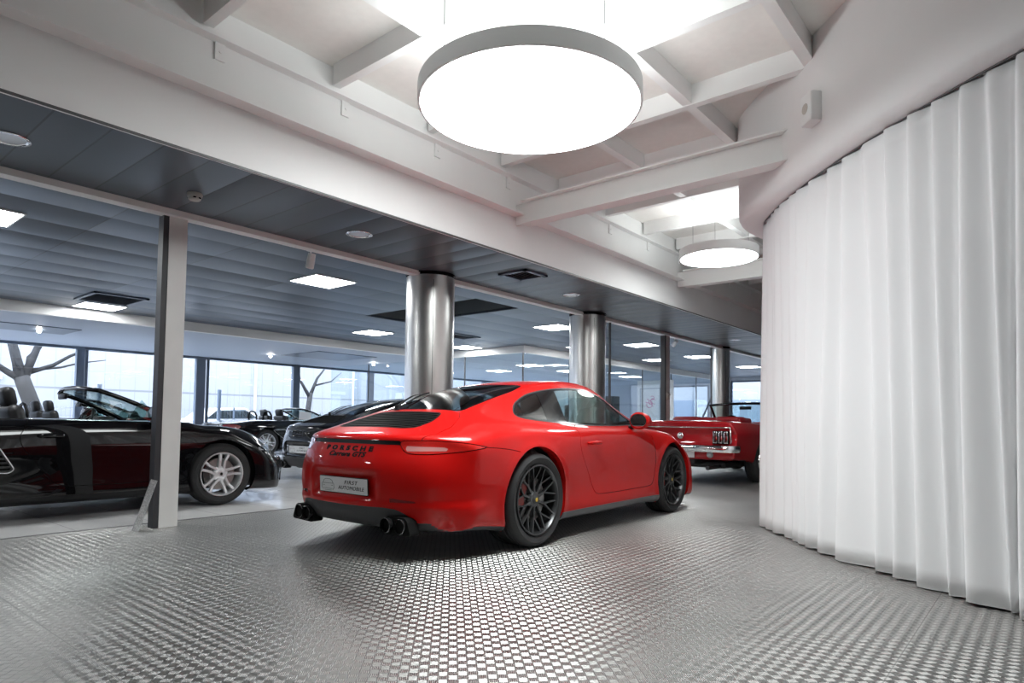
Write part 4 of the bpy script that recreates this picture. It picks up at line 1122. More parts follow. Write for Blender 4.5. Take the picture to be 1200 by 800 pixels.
M_white = mat('white_paint', (.88, .875, .875), .55, noise=(1.2, .02))
M_white2 = mat('white_beam_paint', (.88, .88, .875), .45, noise=(2., .02))
M_panel = mat('cream_ceiling_board', (.86, .84, .81), .7, noise=(14., .02))
M_warm = mat('warm_grey_band', (.84, .835, .82), .6)
M_cool = mat('cool_soffit', (.42, .47, .56), .6)
M_soff = mat('bulkhead_soffit', (.50, .54, .60), .6)
M_frame = mat('blue_grey_window_frame', (.105, .135, .185), .4)
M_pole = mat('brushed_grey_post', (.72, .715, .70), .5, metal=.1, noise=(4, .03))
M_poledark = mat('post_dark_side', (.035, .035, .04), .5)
M_column = mat('brushed_steel_column', (.80, .785, .76), .33, metal=1., noise=(6, .03))
M_curtain = mat('white_curtain_cloth', (.82, .82, .83), .9, bump=(260, .05))
M_plate_floor = tread_plate(); M_tiles = tile_floor(); M_clad = cladding()
M_ceil1 = planks('ceiling_strips', .30, 1.30, (.072, .090, .112), ox=.70, oy=-4.28, tilt=.09)
M_ceil2 = planks('ceiling_tiles', 1.20, .60, (.058, .078, .116), ox=.35, oy=-5.72, tilt=.085)
M_disc = emit_mat('lamp_diffuser', (.95, 1., 1.), 9.)
M_up = emit_mat('added_uplight', (.94, 1., 1.), 5.2)  # glow added on top of the pendants
M_led = emit_mat('led_panel', (.95, .98, 1.), 22.)
M_spot = emit_mat('spot_bulb', (1., .95, .88), 60.)
M_glass = glass_mat('clear_glass', (.93, .96, .97), ior=1.45)
M_lampbody = mat('white_lamp_body', (.88, .89, .89), .45)
M_concrete = mat('pavement', (.13, .135, .145), .9, noise=(3, .1))
M_bark = mat('tree_bark', (.035, .035, .037), .9, spec=.1, noise=(8, .3), bump=(20, .6))
M_alu = mat('aluminium_trim', (.55, .56, .57), .3, metal=.8, noise=(120, .35))
M_voidm = mat('recess_lining', (.10, .12, .13), .7)
M_cabinet = mat('dark_cabinet', (.04, .05, .06), .5)
M_leaf = mat('house_plant_leaf', (.03, .08, .025), .5)
M_pink = mat('pink_ink', (.62, .10, .30), .6)
M_beige = mat('beige_plastic', (.55, .53, .49), .5)

def struct(name, mb, m, parent=None, **k):
    o = mb.build(name, m, parent, **k)
    if parent is None: o['kind'] = 'structure'
    return o
def pane(x0, x1, y0, y1, z0, z1, name, m):
    if x0 == x1: v = [(x0, y0, z0), (x0, y1, z0), (x0, y1, z1), (x0, y0, z1)]
    else: v = [(x0, y0, z0), (x1, y0, z0), (x1, y0, z1), (x0, y0, z1)]
    o = mesh_obj(name, v, [(0, 1, 2, 3)], m); o['kind'] = 'structure'
def box3(x0, x1, y0, y1, z0, z1, mb=None):
    mb = mb or MB(); return mb.box(((x0 + x1) / 2, (y0 + y1) / 2, (z0 + z1) / 2), (x1 - x0, y1 - y0, z1 - z0))

XW, XE, YS, YN = -5., 24., -7., 16.8      # room limits
ZC = 2.663                                # lower ceiling
# floors
struct('floor', box3(XW, XE, YS, 5.99, -.10, 0), M_plate_floor)
struct('floor_tiled', box3(XW, XE, 5.99, YN + .15, -.10, -.002), M_tiles)
struct('trim_floor_edge', box3(XW, XE, 5.975, 6.005, -.05, .002), M_sill)
# walls
M_dimwall = mat('grey_wall_paint', (.22, .22, .23), .7)
struct('wall_south', box3(XW - .15, XE + .15, YS - .15, YS, 0, 3.9), M_dimwall)
struct('wall_west', box3(XW - .15, XW, YS, YN, 0, 3.9), M_dimwall)
w = MB()
box3(XE, XE + .15, YS, 5.0, 0, 3.9, w); box3(XE, XE + .15, 5.0, 9.2, 0, .45, w); box3(XE, XE + .15, 5.0, 9.2, 2.55, 3.9, w)
box3(XE, XE + .15, 9.2, 10.1, 0, 3.9, w); box3(XE, XE + .15, 10.1, 11.7, 2.42, 3.9, w); box3(XE, XE + .15, 11.7, YN, 0, 3.9, w)
struct('wall_east', w, M_soff)
# ceilings
struct('ceiling', box3(XW, XE, 4.335, 5.625, ZC, ZC + .04), M_ceil1)
c = MB(); hx0, hx1, hy0, hy1 = 6.70, 7.68, 6.26, 8.80
box3(XW, hx0, 5.735, 12.0, ZC, ZC + .04, c); box3(hx1, XE, 5.735, 9.2, ZC, ZC + .04, c); box3(hx1, 11.6, 9.2, 12.0, ZC, ZC + .04, c)
box3(hx0, hx1, 5.735, hy0, ZC, ZC + .04, c); box3(hx0, hx1, hy1, 12.0, ZC, ZC + .04, c)
struct('ceiling_tiled', c, M_ceil2)
v = MB(); box3(hx0 - .02, hx0, hy0, hy1, ZC + .03, 3.2, v); box3(hx1, hx1 + .02, hy0, hy1, ZC + .03, 3.2, v); box3(hx0, hx1, hy0 - .02, hy0, ZC + .03, 3.2, v); box3(hx0, hx1, hy1, hy1 + .02, ZC + .03, 3.2, v); box3(hx0, hx1, hy0, hy1, 3.2, 3.22, v)
struct('ceiling_recess', v, M_voidm)
struct('beam_post_line', box3(XW, XE, 5.625, 5.735, ZC - .05, ZC + .04), M_warm)
s_ = MB(); box3(XW, 11.6, 12.12, YN, 2.50, 2.54, s_); box3(11.6, XE, 9.32, YN, 2.50, 2.54, s_); struct('ceiling_soffit', s_, M_cool)
b_ = MB(); box3(XW, 11.6, 12.0, 12.12, 2.50, ZC + .04, b_); box3(11.48, 11.6, 9.32, 12.0, 2.50, ZC + .04, b_); box3(11.48, XE, 9.2, 9.32, 2.50, ZC + .04, b_); struct('beam_bulkhead', b_, M_warm)
struct('trim_soffit_recess', box3(2.2, 4.0, 13.55, 14.6, 2.488, 2.50), M_frame)
tr = box3(8.6, 10.3, 13.0, 14.6, 2.488, 2.50); struct('trim_soffit_recess_2', tr, M_frame)
struct('ceiling_high', box3(XW, XE, YS, 4.5, 3.72, 3.80), M_panel)
# white upstand between the two ceiling heights with its steel channel
struct('wall_upstand', box3(XW, XE, 4.32, 4.335, ZC - .004, 3.08).add([], []), M_white)
struct('wall_upstand_back', box3(XW, XE, 4.335, 4.50, ZC + .04, 3.72), M_white2)
g = MB(); box3(XW, XE, 4.19, 4.335, 3.08, 3.10, g); box3(XW, XE, 4.30, 4.335, 3.10, 3.46, g); box3(XW, XE, 4.22, 4.335, 3.46, 3.48, g); struct('beam_edge_channel', g, M_white2)
struct('trim_upstand', box3(XW, XE, 4.312, 4.32, ZC - .004, ZC + .012), M_sill)
# secondary grid
for k in range(-5, 22):
    x = 1.93 + 1.02 * k
    if x > XE - .3: break
    struct('beam_cross', box3(x - .035, x + .035, YS, 4.30, 3.55, 3.72), M_white2)
    if x > 0:
        br = MB(); box3(x + .045, x + .115, 4.285, 4.30, 3.34, 3.46, br); br.lathe([(0, .006), (.010, .005), (.011, 0)], n=8, M=Matrix.Translation((x + .08, 4.284, 3.40)) @ Matrix.Rotation(PI / 2, 4, 'X'))
        struct('trim_beam_bracket', br, M_white2)
for y in (3.24, 2.26, 1.30, .34, -.62, -1.58, -2.54, -3.5, -4.5, -5.5):
    struct('beam_long', box3(XW, XE, y - .04, y + .04, 3.56, 3.72), M_white2)
for x in (1.33, 5.22, 9.10, 12.98, 16.86, 20.7):
    if x < 3: continue
    ib = MB(); box3(x - .075, x + .075, YS if x > 9 else -3.5, 4.19, 2.97, 2.985, ib); box3(x - .012, x + .012, YS if x > 9 else -3.5, 4.30, 2.985, 3.205, ib); box3(x - .075, x + .075, YS if x > 9 else -3.5, 4.19, 3.205, 3.22, ib)
    struct('beam_main', ib, M_white2)
# posts and columns
def post(x, y0, z1, label):
    t = empty('steel_post', (x + .075, y0 + .05, 0), label=label, cat='post', group=None)
    p = box3(-.065, .085, -.05, .05, 0, z1); p.build('post_shaft', M_pole, t)
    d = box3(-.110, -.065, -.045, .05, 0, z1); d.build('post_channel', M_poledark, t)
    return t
post(2.275, 5.68, ZC - .05, 'tall grey steel post on the floor edge left of the red coupe')
t = post(11.45, 5.66, ZC - .05, 'distant grey steel post between the round columns, glass door beside it')
lk = MB(); box3(-.06, .02, -.075, -.05, 1.38, 1.52, lk); lk.box((-.02, -.085, 1.47), (.10, .02, .02)); lk.build('door_lock', M_beige, t)
def column(x, y, r, label):
    t = empty('round_column', (x, y, 0), label=label, cat='column', group='steel clad round columns')
    m = MB(); m.lathe([(r + .004, 0), (r + .004, .06), (r, .062), (r, ZC - .04), (r + .001, ZC - .04)], n=80); m.build('column_casing', M_column, t, smooth=True, angle=.5)
    k = MB(); k.lathe([(r - .012, ZC - .045), (r - .012, ZC + .0)], n=60); k.lathe([(r + .006, ZC - .016), (r + .006, ZC + .001)], n=60); k.build('shadow_gap', M_gap, t, smooth=True)
    sm = MB(); a = -2.2
    sm.box((math.cos(a) * r, math.sin(a) * r, ZC / 2), (.004, .004, ZC - .2)); sm.build('casing_seam', M_poledark, t)
column(5.32, 5.72, .29, 'nearest steel clad round column behind the red coupe tail')
column(8.78, 5.72, .29, 'steel clad round column behind the red coupe windscreen')
column(14.35, 5.75, .21, 'farthest steel clad round column behind the red convertible')
# north glazing
mull = [-3.1, -.6, 2.2, 5.02, 7.75, 10.45, 13.15, 15.9, 18.6, 21.3]
fm = MB(); box3(XW, XE, YN, YN + .10, 2.44, 2.54, fm); box3(XW, XE, YN, YN + .10, 0, .10, fm)
struct('trim_window_head', fm, M_frame)
for i, x in enumerate(mull):
    wd = .13 if i != 4 else .20
    struct('window_%d' % (i + 1), box3(x - wd, x + wd * .15, YN, YN + .12, .1, 2.44).box((x + wd * .6, YN + .08, 1.27), (.06, .06, 2.34)), M_frame)
for i in range(len(mull) - 1):
    pane(mull[i] + .1, mull[i + 1] - .13, YN + .05, YN + .05, .1, 2.44, 'window_pane', M_glass)
struct('wall_north', box3(XW - .15, XE + .15, YN, YN + .15, 2.54, 3.9), M_white)
# east windows
for n_, (y0, y1, z0, z1) in enumerate(((5.0, 9.2, .45, 2.55), (10.1, 11.7, 0, 2.42))):
    m = MB(); k = 3 if n_ == 0 else 1
    for q in range(k + 1): yy = y0 + (y1 - y0) * q / k; box3(XE, XE + .08, yy - .04, yy + .04, z0, z1, m)
    box3(XE, XE + .08, y0, y1, z1 - .06, z1, m); box3(XE, XE + .08, y0, y1, z0, z0 + .05, m)
    struct('window_%d' % (20 + n_), m, M_frame)
    pane(XE + .03, XE + .03, y0, y1, z0, z1, 'window_pane', M_glass)
# glazed office beyond the columns
M_bglass = glass_mat('office_glass', (.72, .80, .84), ior=1.6)
M_bglass2 = glass_mat('showroom_glass', (.95, .97, .98), ior=1.5)
for (x0, x1, y0, y1) in ((11.52, 11.52, 9.26, 16.7), (11.53, 23.9, 9.26, 9.26)):
    pane(x0, x1, y0, y1, .02, 2.50, 'window_office_pane', M_bglass)
of = MB()
for y in (9.26, 11.1, 13.0, 14.9): box3(11.51, 11.54, y - .012, y + .012, 0, 2.5, of)
for x in (13.4, 15.3, 17.2, 19.1, 21.): box3(x - .012, x + .012, 9.25, 9.28, 0, 2.5, of)
struct('trim_office_glazing', of, M_sill)
pane(9.25, 11.3, 5.70, 5.70, .02, ZC - .06, 'window_partition_pane', M_bglass2)
pane(11.62, 14.1, 5.70, 5.70, .02, ZC - .06, 'window_partition_pane', M_bglass2)
struct('trim_partition', box3(9.43, 9.46, 5.69, 5.72, 0, ZC - .05).box((13.72, 5.705, 1.3), (.03, .03, 2.6)), M_sill)
# world beyond the windows
struct('ground_outside', box3(-40, 60, YN + .15, 60, -.25, -.12), M_concrete)
struct('ground_outside_east', box3(XE + .15, 60, -30, YN + .15, -.25, -.12), M_concrete)

# ------------------------------------------------------------------ lights of the place and added ones
def pendant(x, y, z, r, label):
    t = empty('round_pendant_lamp', (x, y, z), label=label, cat='ceiling lamp', group='round white pendant lamps')
    m = MB(); m.lathe([(r * .985, .002), (r, .0), (r + .006, .004), (r + .006, .115), (r - .01, .12), (0, .12)], n=96); m.build('lamp_body', M_lampbody, t, smooth=True, angle=.5)
    up = MB(); up.lathe([(r * .30, .125), (r * .92, .125)], n=64); up.build('added_uplight_ring', M_up, t)  # upward glow added to brighten the white ceiling
    d = MB(); d.lathe([(0, -.004), (r * .6, -.004), (r * .985, .001)], n=96); d.build('lamp_diffuser', M_disc, t, smooth=True)
    ld = bpy.data.lights.new('lamp_light', 'AREA'); ld.shape = 'DISK'; ld.size = 2 * r * .96; ld.energy = 21 * r * r / .5446; ld.spread = math.radians(118); ld.color = (.95, 1, 1)
    lo = bpy.data.objects.new('lamp_light', ld); C.objects.link(lo); lo.parent = t; lo.location = (0, 0, -.008)
    for k in range(3):
        a = 2 * PI * k / 3 + .5; w = MB(); w.tube([(r * .8 * math.cos(a), r * .8 * math.sin(a), .118), (r * .8 * math.cos(a), r * .8 * math.sin(a), 3.72 - z)], .0022, n=5); w.build('suspension_wire', M_sill, t)
    return t
pendant(3.315, 2.63, 3.0, .738, 'large round white pendant lamp above the red coupe tail, glowing')
pendant(7.87, 3.17, 3.0, .475, 'smaller distant round white pendant lamp next to the curtain end')
LED = [(1.25, 7.08, 'square ceiling light at the left edge of the photo'), (4.70, 7.04, 'square ceiling light between the steel post and the nearest round column'),
       (3.63, 11.52, 'square ceiling light above the black roadster, next to the air vent'), (8.11, 10.37, 'square ceiling light just left of the nearest round column'),
       (9.62, 6.98, 'square ceiling light just left of the second round column'), (12.9, 6.98, 'square ceiling light right of the second round column'),
       (16.0, 6.98, 'square ceiling light right of the farthest round column'), (12.55, 8.3, None), (16.2, 8.3, None), (19.6, 6.98, None), (.4, 11.5, None), (-1.8, 7.04, None), (11.0, 10.6, None)]
LAB = {7: 'small square ceiling light low beside the second round column', 8: 'small square ceiling light seen left of the farthest round column', 9: 'tiny distant square ceiling light beside the curtain edge',
       10: 'square ceiling light out at the far left', 11: 'square ceiling light added outside the view for extra light', 12: 'square ceiling light beyond the nearest round column'}  # the panel outside the view is added for its light
for i, (x, y, lab) in enumerate(LED):
    t = empty('square_ceiling_light', (x, y, ZC), label=lab or LAB[i], cat='ceiling light', group='square light panels in the low ceiling')
    f = MB(); box3(-.30, .30, -.30, -.285, -.012, 0, f); box3(-.30, .30, .285, .30, -.012, 0, f); box3(-.30, -.285, -.285, .285, -.012, 0, f); box3(.285, .30, -.285, .285, -.012, 0, f); f.build('light_frame', M_lampbody, t)
    d = box3(-.285, .285, -.285, .285, -.008, -.003); d.build('light_diffuser', M_led, t)
for x, y, lab in ((19.2, 10.8, 'ceiling light inside the glazed office, rightmost'), (16.2, 11.2, 'ceiling light inside the glazed office behind the post'), (14.0, 11.0, 'ceiling light inside the glazed office, left of the second column'), (15.0, 13.0, 'ceiling light deep inside the glazed office')):
    t = empty('office_light', (x, y, 2.50), label=lab, cat='ceiling light', group='office ceiling lights')
    box3(-.30, .30, -.30, .30, -.03, 0).build('light_frame', M_lampbody, t); box3(-.27, .27, -.27, .27, -.036, -.031).build('light_diffuser', M_led, t)
for x, y, lab in ((3.70, 4.97, 'round recessed downlight left of the nearest round column'), (1.03, 5.02, 'round recessed downlight at the left edge of the low ceiling'), (7.27, 5.01, 'round recessed downlight between the first and second round columns'), (13.21, 4.97, 'round recessed downlight beside the farthest round column')):
    t = empty('recessed_downlight', (x, y, ZC), label=lab, cat='downlight', group='round recessed downlights')
    m = MB(); m.lathe([(.120, .0), (.124, -.007), (.102, -.008), (.097, -.002)], n=36); m.build('downlight_ring', M_chrome, t, smooth=True)
    k = MB(); k.lathe([(.097, -.002), (0, -.0025)], n=30); k.build('downlight_reflector', M_silver, t, smooth=True)
for x, y, lab in ((3.48, 14.06, 'glowing spot bulb above the leafless tree view'), (8.37, 14.68, 'glowing spot bulb above the middle window'), (11.27, 14.36, 'glowing spot bulb left of the nearest round column')):
    t = empty('soffit_spotlight', (x, y, 2.50), label=lab, cat='spotlight', group='spotlights in the window soffit')
    m = MB(); m.lathe([(.0, -.0), (.035, -.001), (.035, -.012)], n=20); m.tube([(0, 0, -.01), (0, 0, -.03)], .012, n=8); m.build('spot_base', M_lampbody, t)
    k = MB(); k.lathe([(0, -.075), (.025, -.068), (.036, -.05), (.025, -.034), (0, -.03)], n=16); k.build('spot_bulb', M_spot, t, smooth=True)
for x, y, zt, rz, lab in ((3.72, 5.80, ZC, .3, 'small grey track spotlight hanging near the white beam, left'), (9.35, 5.78, ZC, -.6, 'small track spotlight right of the second round column'), (12.1, 5.79, ZC, -.6, 'small track spotlight right of the distant post')):
    t = empty('track_spotlight', (x, y, zt), rz, label=lab, cat='spotlight', group='track spotlights')
    m = MB(); m.lathe([(0, 0), (.05, 0), (.05, -.02), (0, -.02)], n=20); m.tube([(0, 0, -.02), (0, 0, -.07)], .01, n=8); m.build('spot_mount', M_lampbody, t)
    k = MB(); k.lathe([(0, .08), (.038, .078), (.042, .0), (.042, -.07), (.034, -.075), (.030, -.05), (0, -.05)], n=24, M=Matrix.Translation((0, 0, -.13)) @ Matrix.Rotation(.2 if x < 5 else 1.0, 4, 'X')); k.build('spot_head', M_lampbody, t, smooth=True, angle=.6)
# smoke detector
t = empty('smoke_detector', (2.23, 5.10, ZC), label='small white smoke detector on the dark ceiling near the steel post', cat='smoke detector')
m = MB(); m.lathe([(.055, 0), (.058, -.012), (.052, -.03), (.046, -.034), (.046, -.046), (.036, -.054), (0, -.055)], n=36); m.build('detector_body', M_beige, t, smooth=True, angle=.6)
for q in (-.02, .02):
    m = MB(); m.box((q, -.045, -.040), (.018, .012, .008)); m.build('detector_slot', M_gap, t)
# air vents
def vent(x, y, sx, sy, lab, z=ZC):
    t = empty('ceiling_air_vent', (x, y, z), label=lab, cat='air vent', group='ceiling air vents')
    f = MB(); hx, hy = sx / 2, sy / 2
    box3(-hx, hx, -hy, -hy + .05, -.02, 0, f); box3(-hx, hx, hy - .05, hy, -.02, 0, f); box3(-hx, -hx + .05, -hy, hy, -.02, 0, f); box3(hx - .05, hx, -hy, hy, -.02, 0, f); f.build('vent_frame', M_frame, t)
    b = box3(-hx + .05, hx - .05, -hy + .05, hy - .05, -.004, -.001); b.build('vent_backing', M_gap, t)
    s = MB(); n = int(sy / .06)
    for q in range(n): yy = -hy + .06 + (sy - .12) * q / (n - 1); s.box((0, yy, -.012), (sx - .1, .022, .003), M=Matrix.Translation((0, yy, -.012)) @ Matrix.Rotation(.5, 4, 'X'))
    s.build('vent_louvres', M_frame, t)
vent(3.50, 10.62, .72, .85, 'square ceiling air vent next to the square light over the black roadster')
vent(5.93, 4.78, .42, .42, 'square air vent in the dark ceiling strip left of the second round column')
vent(9.4, 9.3, .9, .5, 'ceiling air vent beyond the nearest round column')
# ------------------------------------------------------------------ curtain and the curved white wall over it
CP = [(3.10, -1.75), (3.30, -1.15), (3.62, -.50), (3.98, .10), (4.40, .62), (4.90, 1.15), (5.42, 1.605), (5.80, 1.88), (6.0, 1.985), (6.35, 2.05), (6.9, 2.04), (7.6, 1.9), (8.4, 1.3), (8.9, .4), (9.0, -.8)]
path = [Vector((x, y, 0)) for x, y in crom(CP, 40, closed=False)]
cl = [0.]
for a, b in zip(path[:-1], path[1:]): cl.append(cl[-1] + (b - a).length)
def at(s):
    i = min(max(int(np.searchsorted(cl, s)) - 1, 0), len(path) - 2); t = (s - cl[i]) / (cl[i + 1] - cl[i])
    p = path[i].lerp(path[i + 1], t); i0, i1 = max(i - 12, 0), min(i + 13, len(path) - 1)
    d = (path[i1] - path[i0]).normalized(); return p, Vector((-d.y, d.x, 0))
cv = []; cf = []; total = cl[-1]; ns = int(total / .0075); nz = 26; ZT = 2.742
fold = [0.]
while fold[-1] < total + .5: fold.append(fold[-1] + rng.uniform(.11, .25))
fold = np.array(fold); amp = rng.uniform(.045, .085, len(fold)); drift = rng.normal(0, .050, len(fold)); skew = rng.uniform(.70, .88, len(fold))
def fold_off(s, t):      # t 0 top .. 1 hem
    fs = fold + drift * t ** .8 + .02 * np.sin(fold * 3.1 + 2.4 * t)
    fs = np.maximum.accumulate(fs + np.arange(len(fs)) * 1e-4)
    i = int(np.searchsorted(fs, s)) - 1; i = min(max(i, 0), len(fs) - 2)
    L = max(fs[i + 1] - fs[i], .02); u = (s - fs[i]) / L; A = amp[i] * min(1., L / .12) * (.38 + .72 * t)
    k = skew[i]; w = (u / k) if u < k else (1 - u) / (1 - k)
    return A * (smooth01(np.array(w)) - .5) + .012 * math.sin(s * 5 + t * 3)
for j in range(nz + 1):
    t = j / nz
    for i in range(ns + 1):
        s = total * i / ns; p, n = at(s); o = fold_off(s, t); z = ZT * (1 - t) + .010 * t + (.004 * math.sin(s * 9) * t ** 6)
        cv.append(p + n * o + Vector((0, 0, z)))
for j in range(nz):
    for i in range(ns): cf.append((j * (ns + 1) + i, (j + 1) * (ns + 1) + i, (j + 1) * (ns + 1) + i + 1, j * (ns + 1) + i + 1))
cur = mesh_obj('curtain', cv, cf, M_curtain, smooth=True)
sol = cur.modifiers.new('t', 'SOLIDIFY'); sol.thickness = .003
tag(cur, 'long white pleated curtain hanging from a curved rail to the floor at right', 'curtain')
hm = MB(); hm.tube([cv[nz * (ns + 1) + i] + Vector((0, 0, .003)) for i in range(0, ns + 1, 2)], .0035, n=5); ho = hm.build('hem', M_curtain, cur, smooth=True)
rl = MB(); rl.tube([at(total * i / 200)[0] + Vector((0, 0, ZT + .010)) for i in range(201)], .006, n=6); ro = rl.build('curtain_rail', M_sill, smooth=True)
tag(ro, 'thin dark curved curtain rail under the curved white wall', 'curtain rail')
dv = []; df = []; nd = 240; prof = [(.10, 3.72), (.10, 3.3), (.10, 2.86), (.096, 2.815), (.08, 2.782), (.05, 2.763), (.0, 2.757), (-.14, 2.755), (-.14, 3.72)]
for i in range(nd + 1):
    p, n = at(total * i / nd)
    wl = .12 * math.exp(-((p - Vector((6.0, 2.0, 0))).length / .6) ** 2)      # the wall bulges round the curtain end
    for o, z in prof: dv.append(p + n * (o + (wl if o > 0 else 0)) + Vector((0, 0, z)))
k = len(prof)
for i in range(nd):
    for j in range(k - 1): df.append((i * k + j, i * k + j + 1, (i + 1) * k + j + 1, (i + 1) * k + j))
dr = mesh_obj('wall_curved', dv, df, M_white, smooth=True); dr['kind'] = 'structure'
bm = bmesh.new(); bm.from_mesh(dr.data); bmesh.ops.recalc_face_normals(bm, faces=bm.faces)
for e in bm.edges:
    if len(e.link_faces) == 2 and e.calc_face_angle(0) > .7: e.smooth = False
bm.to_mesh(dr.data); bm.free()
# wall speaker
t = empty('wall_speaker', (4.84, 1.235, 3.16), math.radians(45), label='small white box speaker fixed high on the curved white wall', cat='speaker')
m = MB(); m.box((0, .03, 0), (.15, .10, .22), bev=.02); m.build('speaker_box', M_lampbody, t, smooth=True, angle=.6)
m = MB(); m.lathe([(0, .004), (.036, .002), (.038, 0)], n=24, M=Matrix.Translation((0, .081, 0)) @ Matrix.Rotation(-PI / 2, 4, 'X')); m.build('speaker_grille', M_beige, t)
# leaning aluminium strip
sm = MB(); M = Matrix.Translation((2.095, 5.64, .003)) @ Matrix.Rotation(-.12, 4, 'Z') @ Matrix.Rotation(.30, 4, 'Y')
sm.box((0, 0, .21), (.05, .008, .42), M=M @ Matrix.Translation((0, 0, .21)))
tag(sm.build('metal_strip', M_alu), 'short perforated aluminium strip leaning against the steel post foot', 'metal strip')
# ------------------------------------------------------------------ cars
def recolour(o, swaps):
    for ch in o.children_recursive:
        if ch.type == 'MESH':
            if any(m in swaps for m in ch.data.materials):
                ch.data = ch.data.copy()
                for i, m in enumerate(ch.data.materials):
                    if m in swaps: ch.data.materials[i] = swaps[m]
red = empty('sports_coupe', (3.744, 3.807, 0), .030, 'glossy red sports coupe with black mesh wheels, parked on the tread plate floor', 'car')
make_coupe(red, M_red, M_rimdark)
bc = copy_tree(red); recolour(bc, {M_red: M_black, M_rimdark: M_silver, M_lens: M_lensdark})
bc.location = (6.46, 8.66, 0); bc.rotation_euler = (0, 0, .0); bc['label'] = 'black sports coupe seen from behind, just left of the red coupe tail'
rd = empty('roadster', (.90, 7.62, 0), .0, 'black open roadster with silver twin spoke wheels at the left behind the post', 'car')
make_roadster(rd, M_black, M_silver)
r2 = copy_tree(rd); recolour(r2, {M_lens: M_lensdark}); r2.location = (8.36, 15.70, 0); r2.rotation_euler = (0, 0, .04); r2['label'] = 'distant dark open roadster by the middle windows with a paper sign'
r3 = copy_tree(rd); r3.location = (2.6, 12.9, 0); r3['label'] = 'dark open roadster mostly hidden behind the nearer black roadster'
sg = MB(); sg.box((0, 0, 0), (.30, .006, .21)); o = sg.build('paper_sign', M_plate); o.location = (9.45, 14.80, 1.00); o.rotation_euler = (-.1, .10, -.3)
tag(o, 'white paper sign on the window edge of the distant roadster', 'sign')
mu = empty('classic_convertible', (10.50, 4.36, 0), -.05, 'dark red classic convertible with chrome bumper beside the curtain', 'car')
make_classic(mu)

# ------------------------------------------------------------------ outside
def tree(x, y, z0, limbs, label):
    m = MB()
    for pts, rs in limbs: m.tube([Vector(p) for p in pts], rs, n=9)
    t = m.build('bare_tree', M_bark, smooth=True); return tag(t, label, 'tree')
Y = 21.
L = [([(5.45, Y, -.15), (5.3, Y, .63), (5.17, Y, 1.09), (5.02, Y, 1.5), (4.85, Y, 1.98)], [.26, .22, .20, .19, .18]),
     ([(4.85, Y, 1.9), (4.75, Y, 2.35), (4.66, Y + .1, 2.8), (4.57, Y + .2, 3.3), (4.7, Y + .3, 4.4)], [.15, .12, .11, .09, .04]),
     ([(4.9, Y, 1.95), (5.02, Y - .1, 2.34), (5.16, Y - .15, 2.81), (5.3, Y - .2, 3.2), (5.5, Y - .2, 4.2)], [.12, .095, .08, .07, .03]),
     ([(4.98, Y, 2.0), (5.05, Y + .2, 2.5), (5.3, Y + .3, 2.8), (5.45, Y + .3, 3.2)], [.08, .06, .05, .03]),
     ([(5.0, Y, 2.07), (5.51, Y - .2, 2.31), (5.86, Y - .3, 2.58), (6.2, Y - .4, 2.77), (6.7, Y - .5, 2.95)], [.06, .05, .04, .03, .015]),
     ([(5.03, Y, 2.16), (5.51, Y + .2, 2.24), (5.81, Y + .3, 2.29), (6.3, Y + .4, 2.46), (7.0, Y + .5, 2.6)], [.05, .035, .03, .022, .01]),
     ([(4.83, Y, 1.9), (4.54, Y, 2.08), (4.24, Y, 2.3), (3.94, Y - .1, 2.55), (3.3, Y - .2, 3.0)], [.10, .08, .07, .06, .03]),
     ([(4.9, Y, 2.0), (4.7, Y - .2, 2.25), (4.55, Y - .3, 2.5)], [.04, .03, .015])]
tree(5, 21, 0, L, 'leafless pale tree outside the leftmost window')
L2 = [([(14.9, 23, -.15), (14.8, 23, 1.2), (14.9, 23, 2.0)], [.14, .11, .10]), ([(14.9, 23, 1.9), (15.2, 23, 2.6), (15.7, 23, 3.2)], [.08, .05, .02]), ([(14.88, 23, 1.8), (14.4, 23, 2.5), (14.2, 23, 3.4)], [.08, .05, .02]), ([(15.1, 23, 2.3), (15.8, 22.9, 2.5), (16.3, 22.9, 2.9)], [.04, .03, .01])]
tree(15, 23, 0, L2, 'leafless tree outside beyond the small window left of the nearest column')
bl = empty('warehouse', (12, 30, 0), label='large pale clad building across the street outside the windows', cat='building')
MBX = box3(-28, 30, -1.5, 6, -.2, 7.5); MBX.build('wall', M_clad, bl)
box3(-28.1, 30.1, -1.7, 6, 7.5, 7.8).build('roof', M_sill, bl)
gt = box3(-9.2, -6.2, -1.56, -1.5, -.1, 2.2); gt.box((-7.7, -1.6, 2.3), (3.4, .14, .16)); gt.build('loading_door', M_soff, bl)
for x in (-12.5, -3.5, 3.5, 9.0):
    box3(x - .04, x + .04, -1.6, -1.5, -.1, 7.4).build('downpipe', M_soff, bl)
eb = empty('office_block', (38, 6, 0), label='pale blue grey building beyond the far right windows', cat='building')
box3(-2, 8, -14, 20, -.2, 9).build('wall', M_clad, eb)
for k in range(6):
    f = box3(-2.06, -2, -10 + k * 4, -7.6 + k * 4, 1.0, 2.3); f.build('window_strip', M_frame, eb)
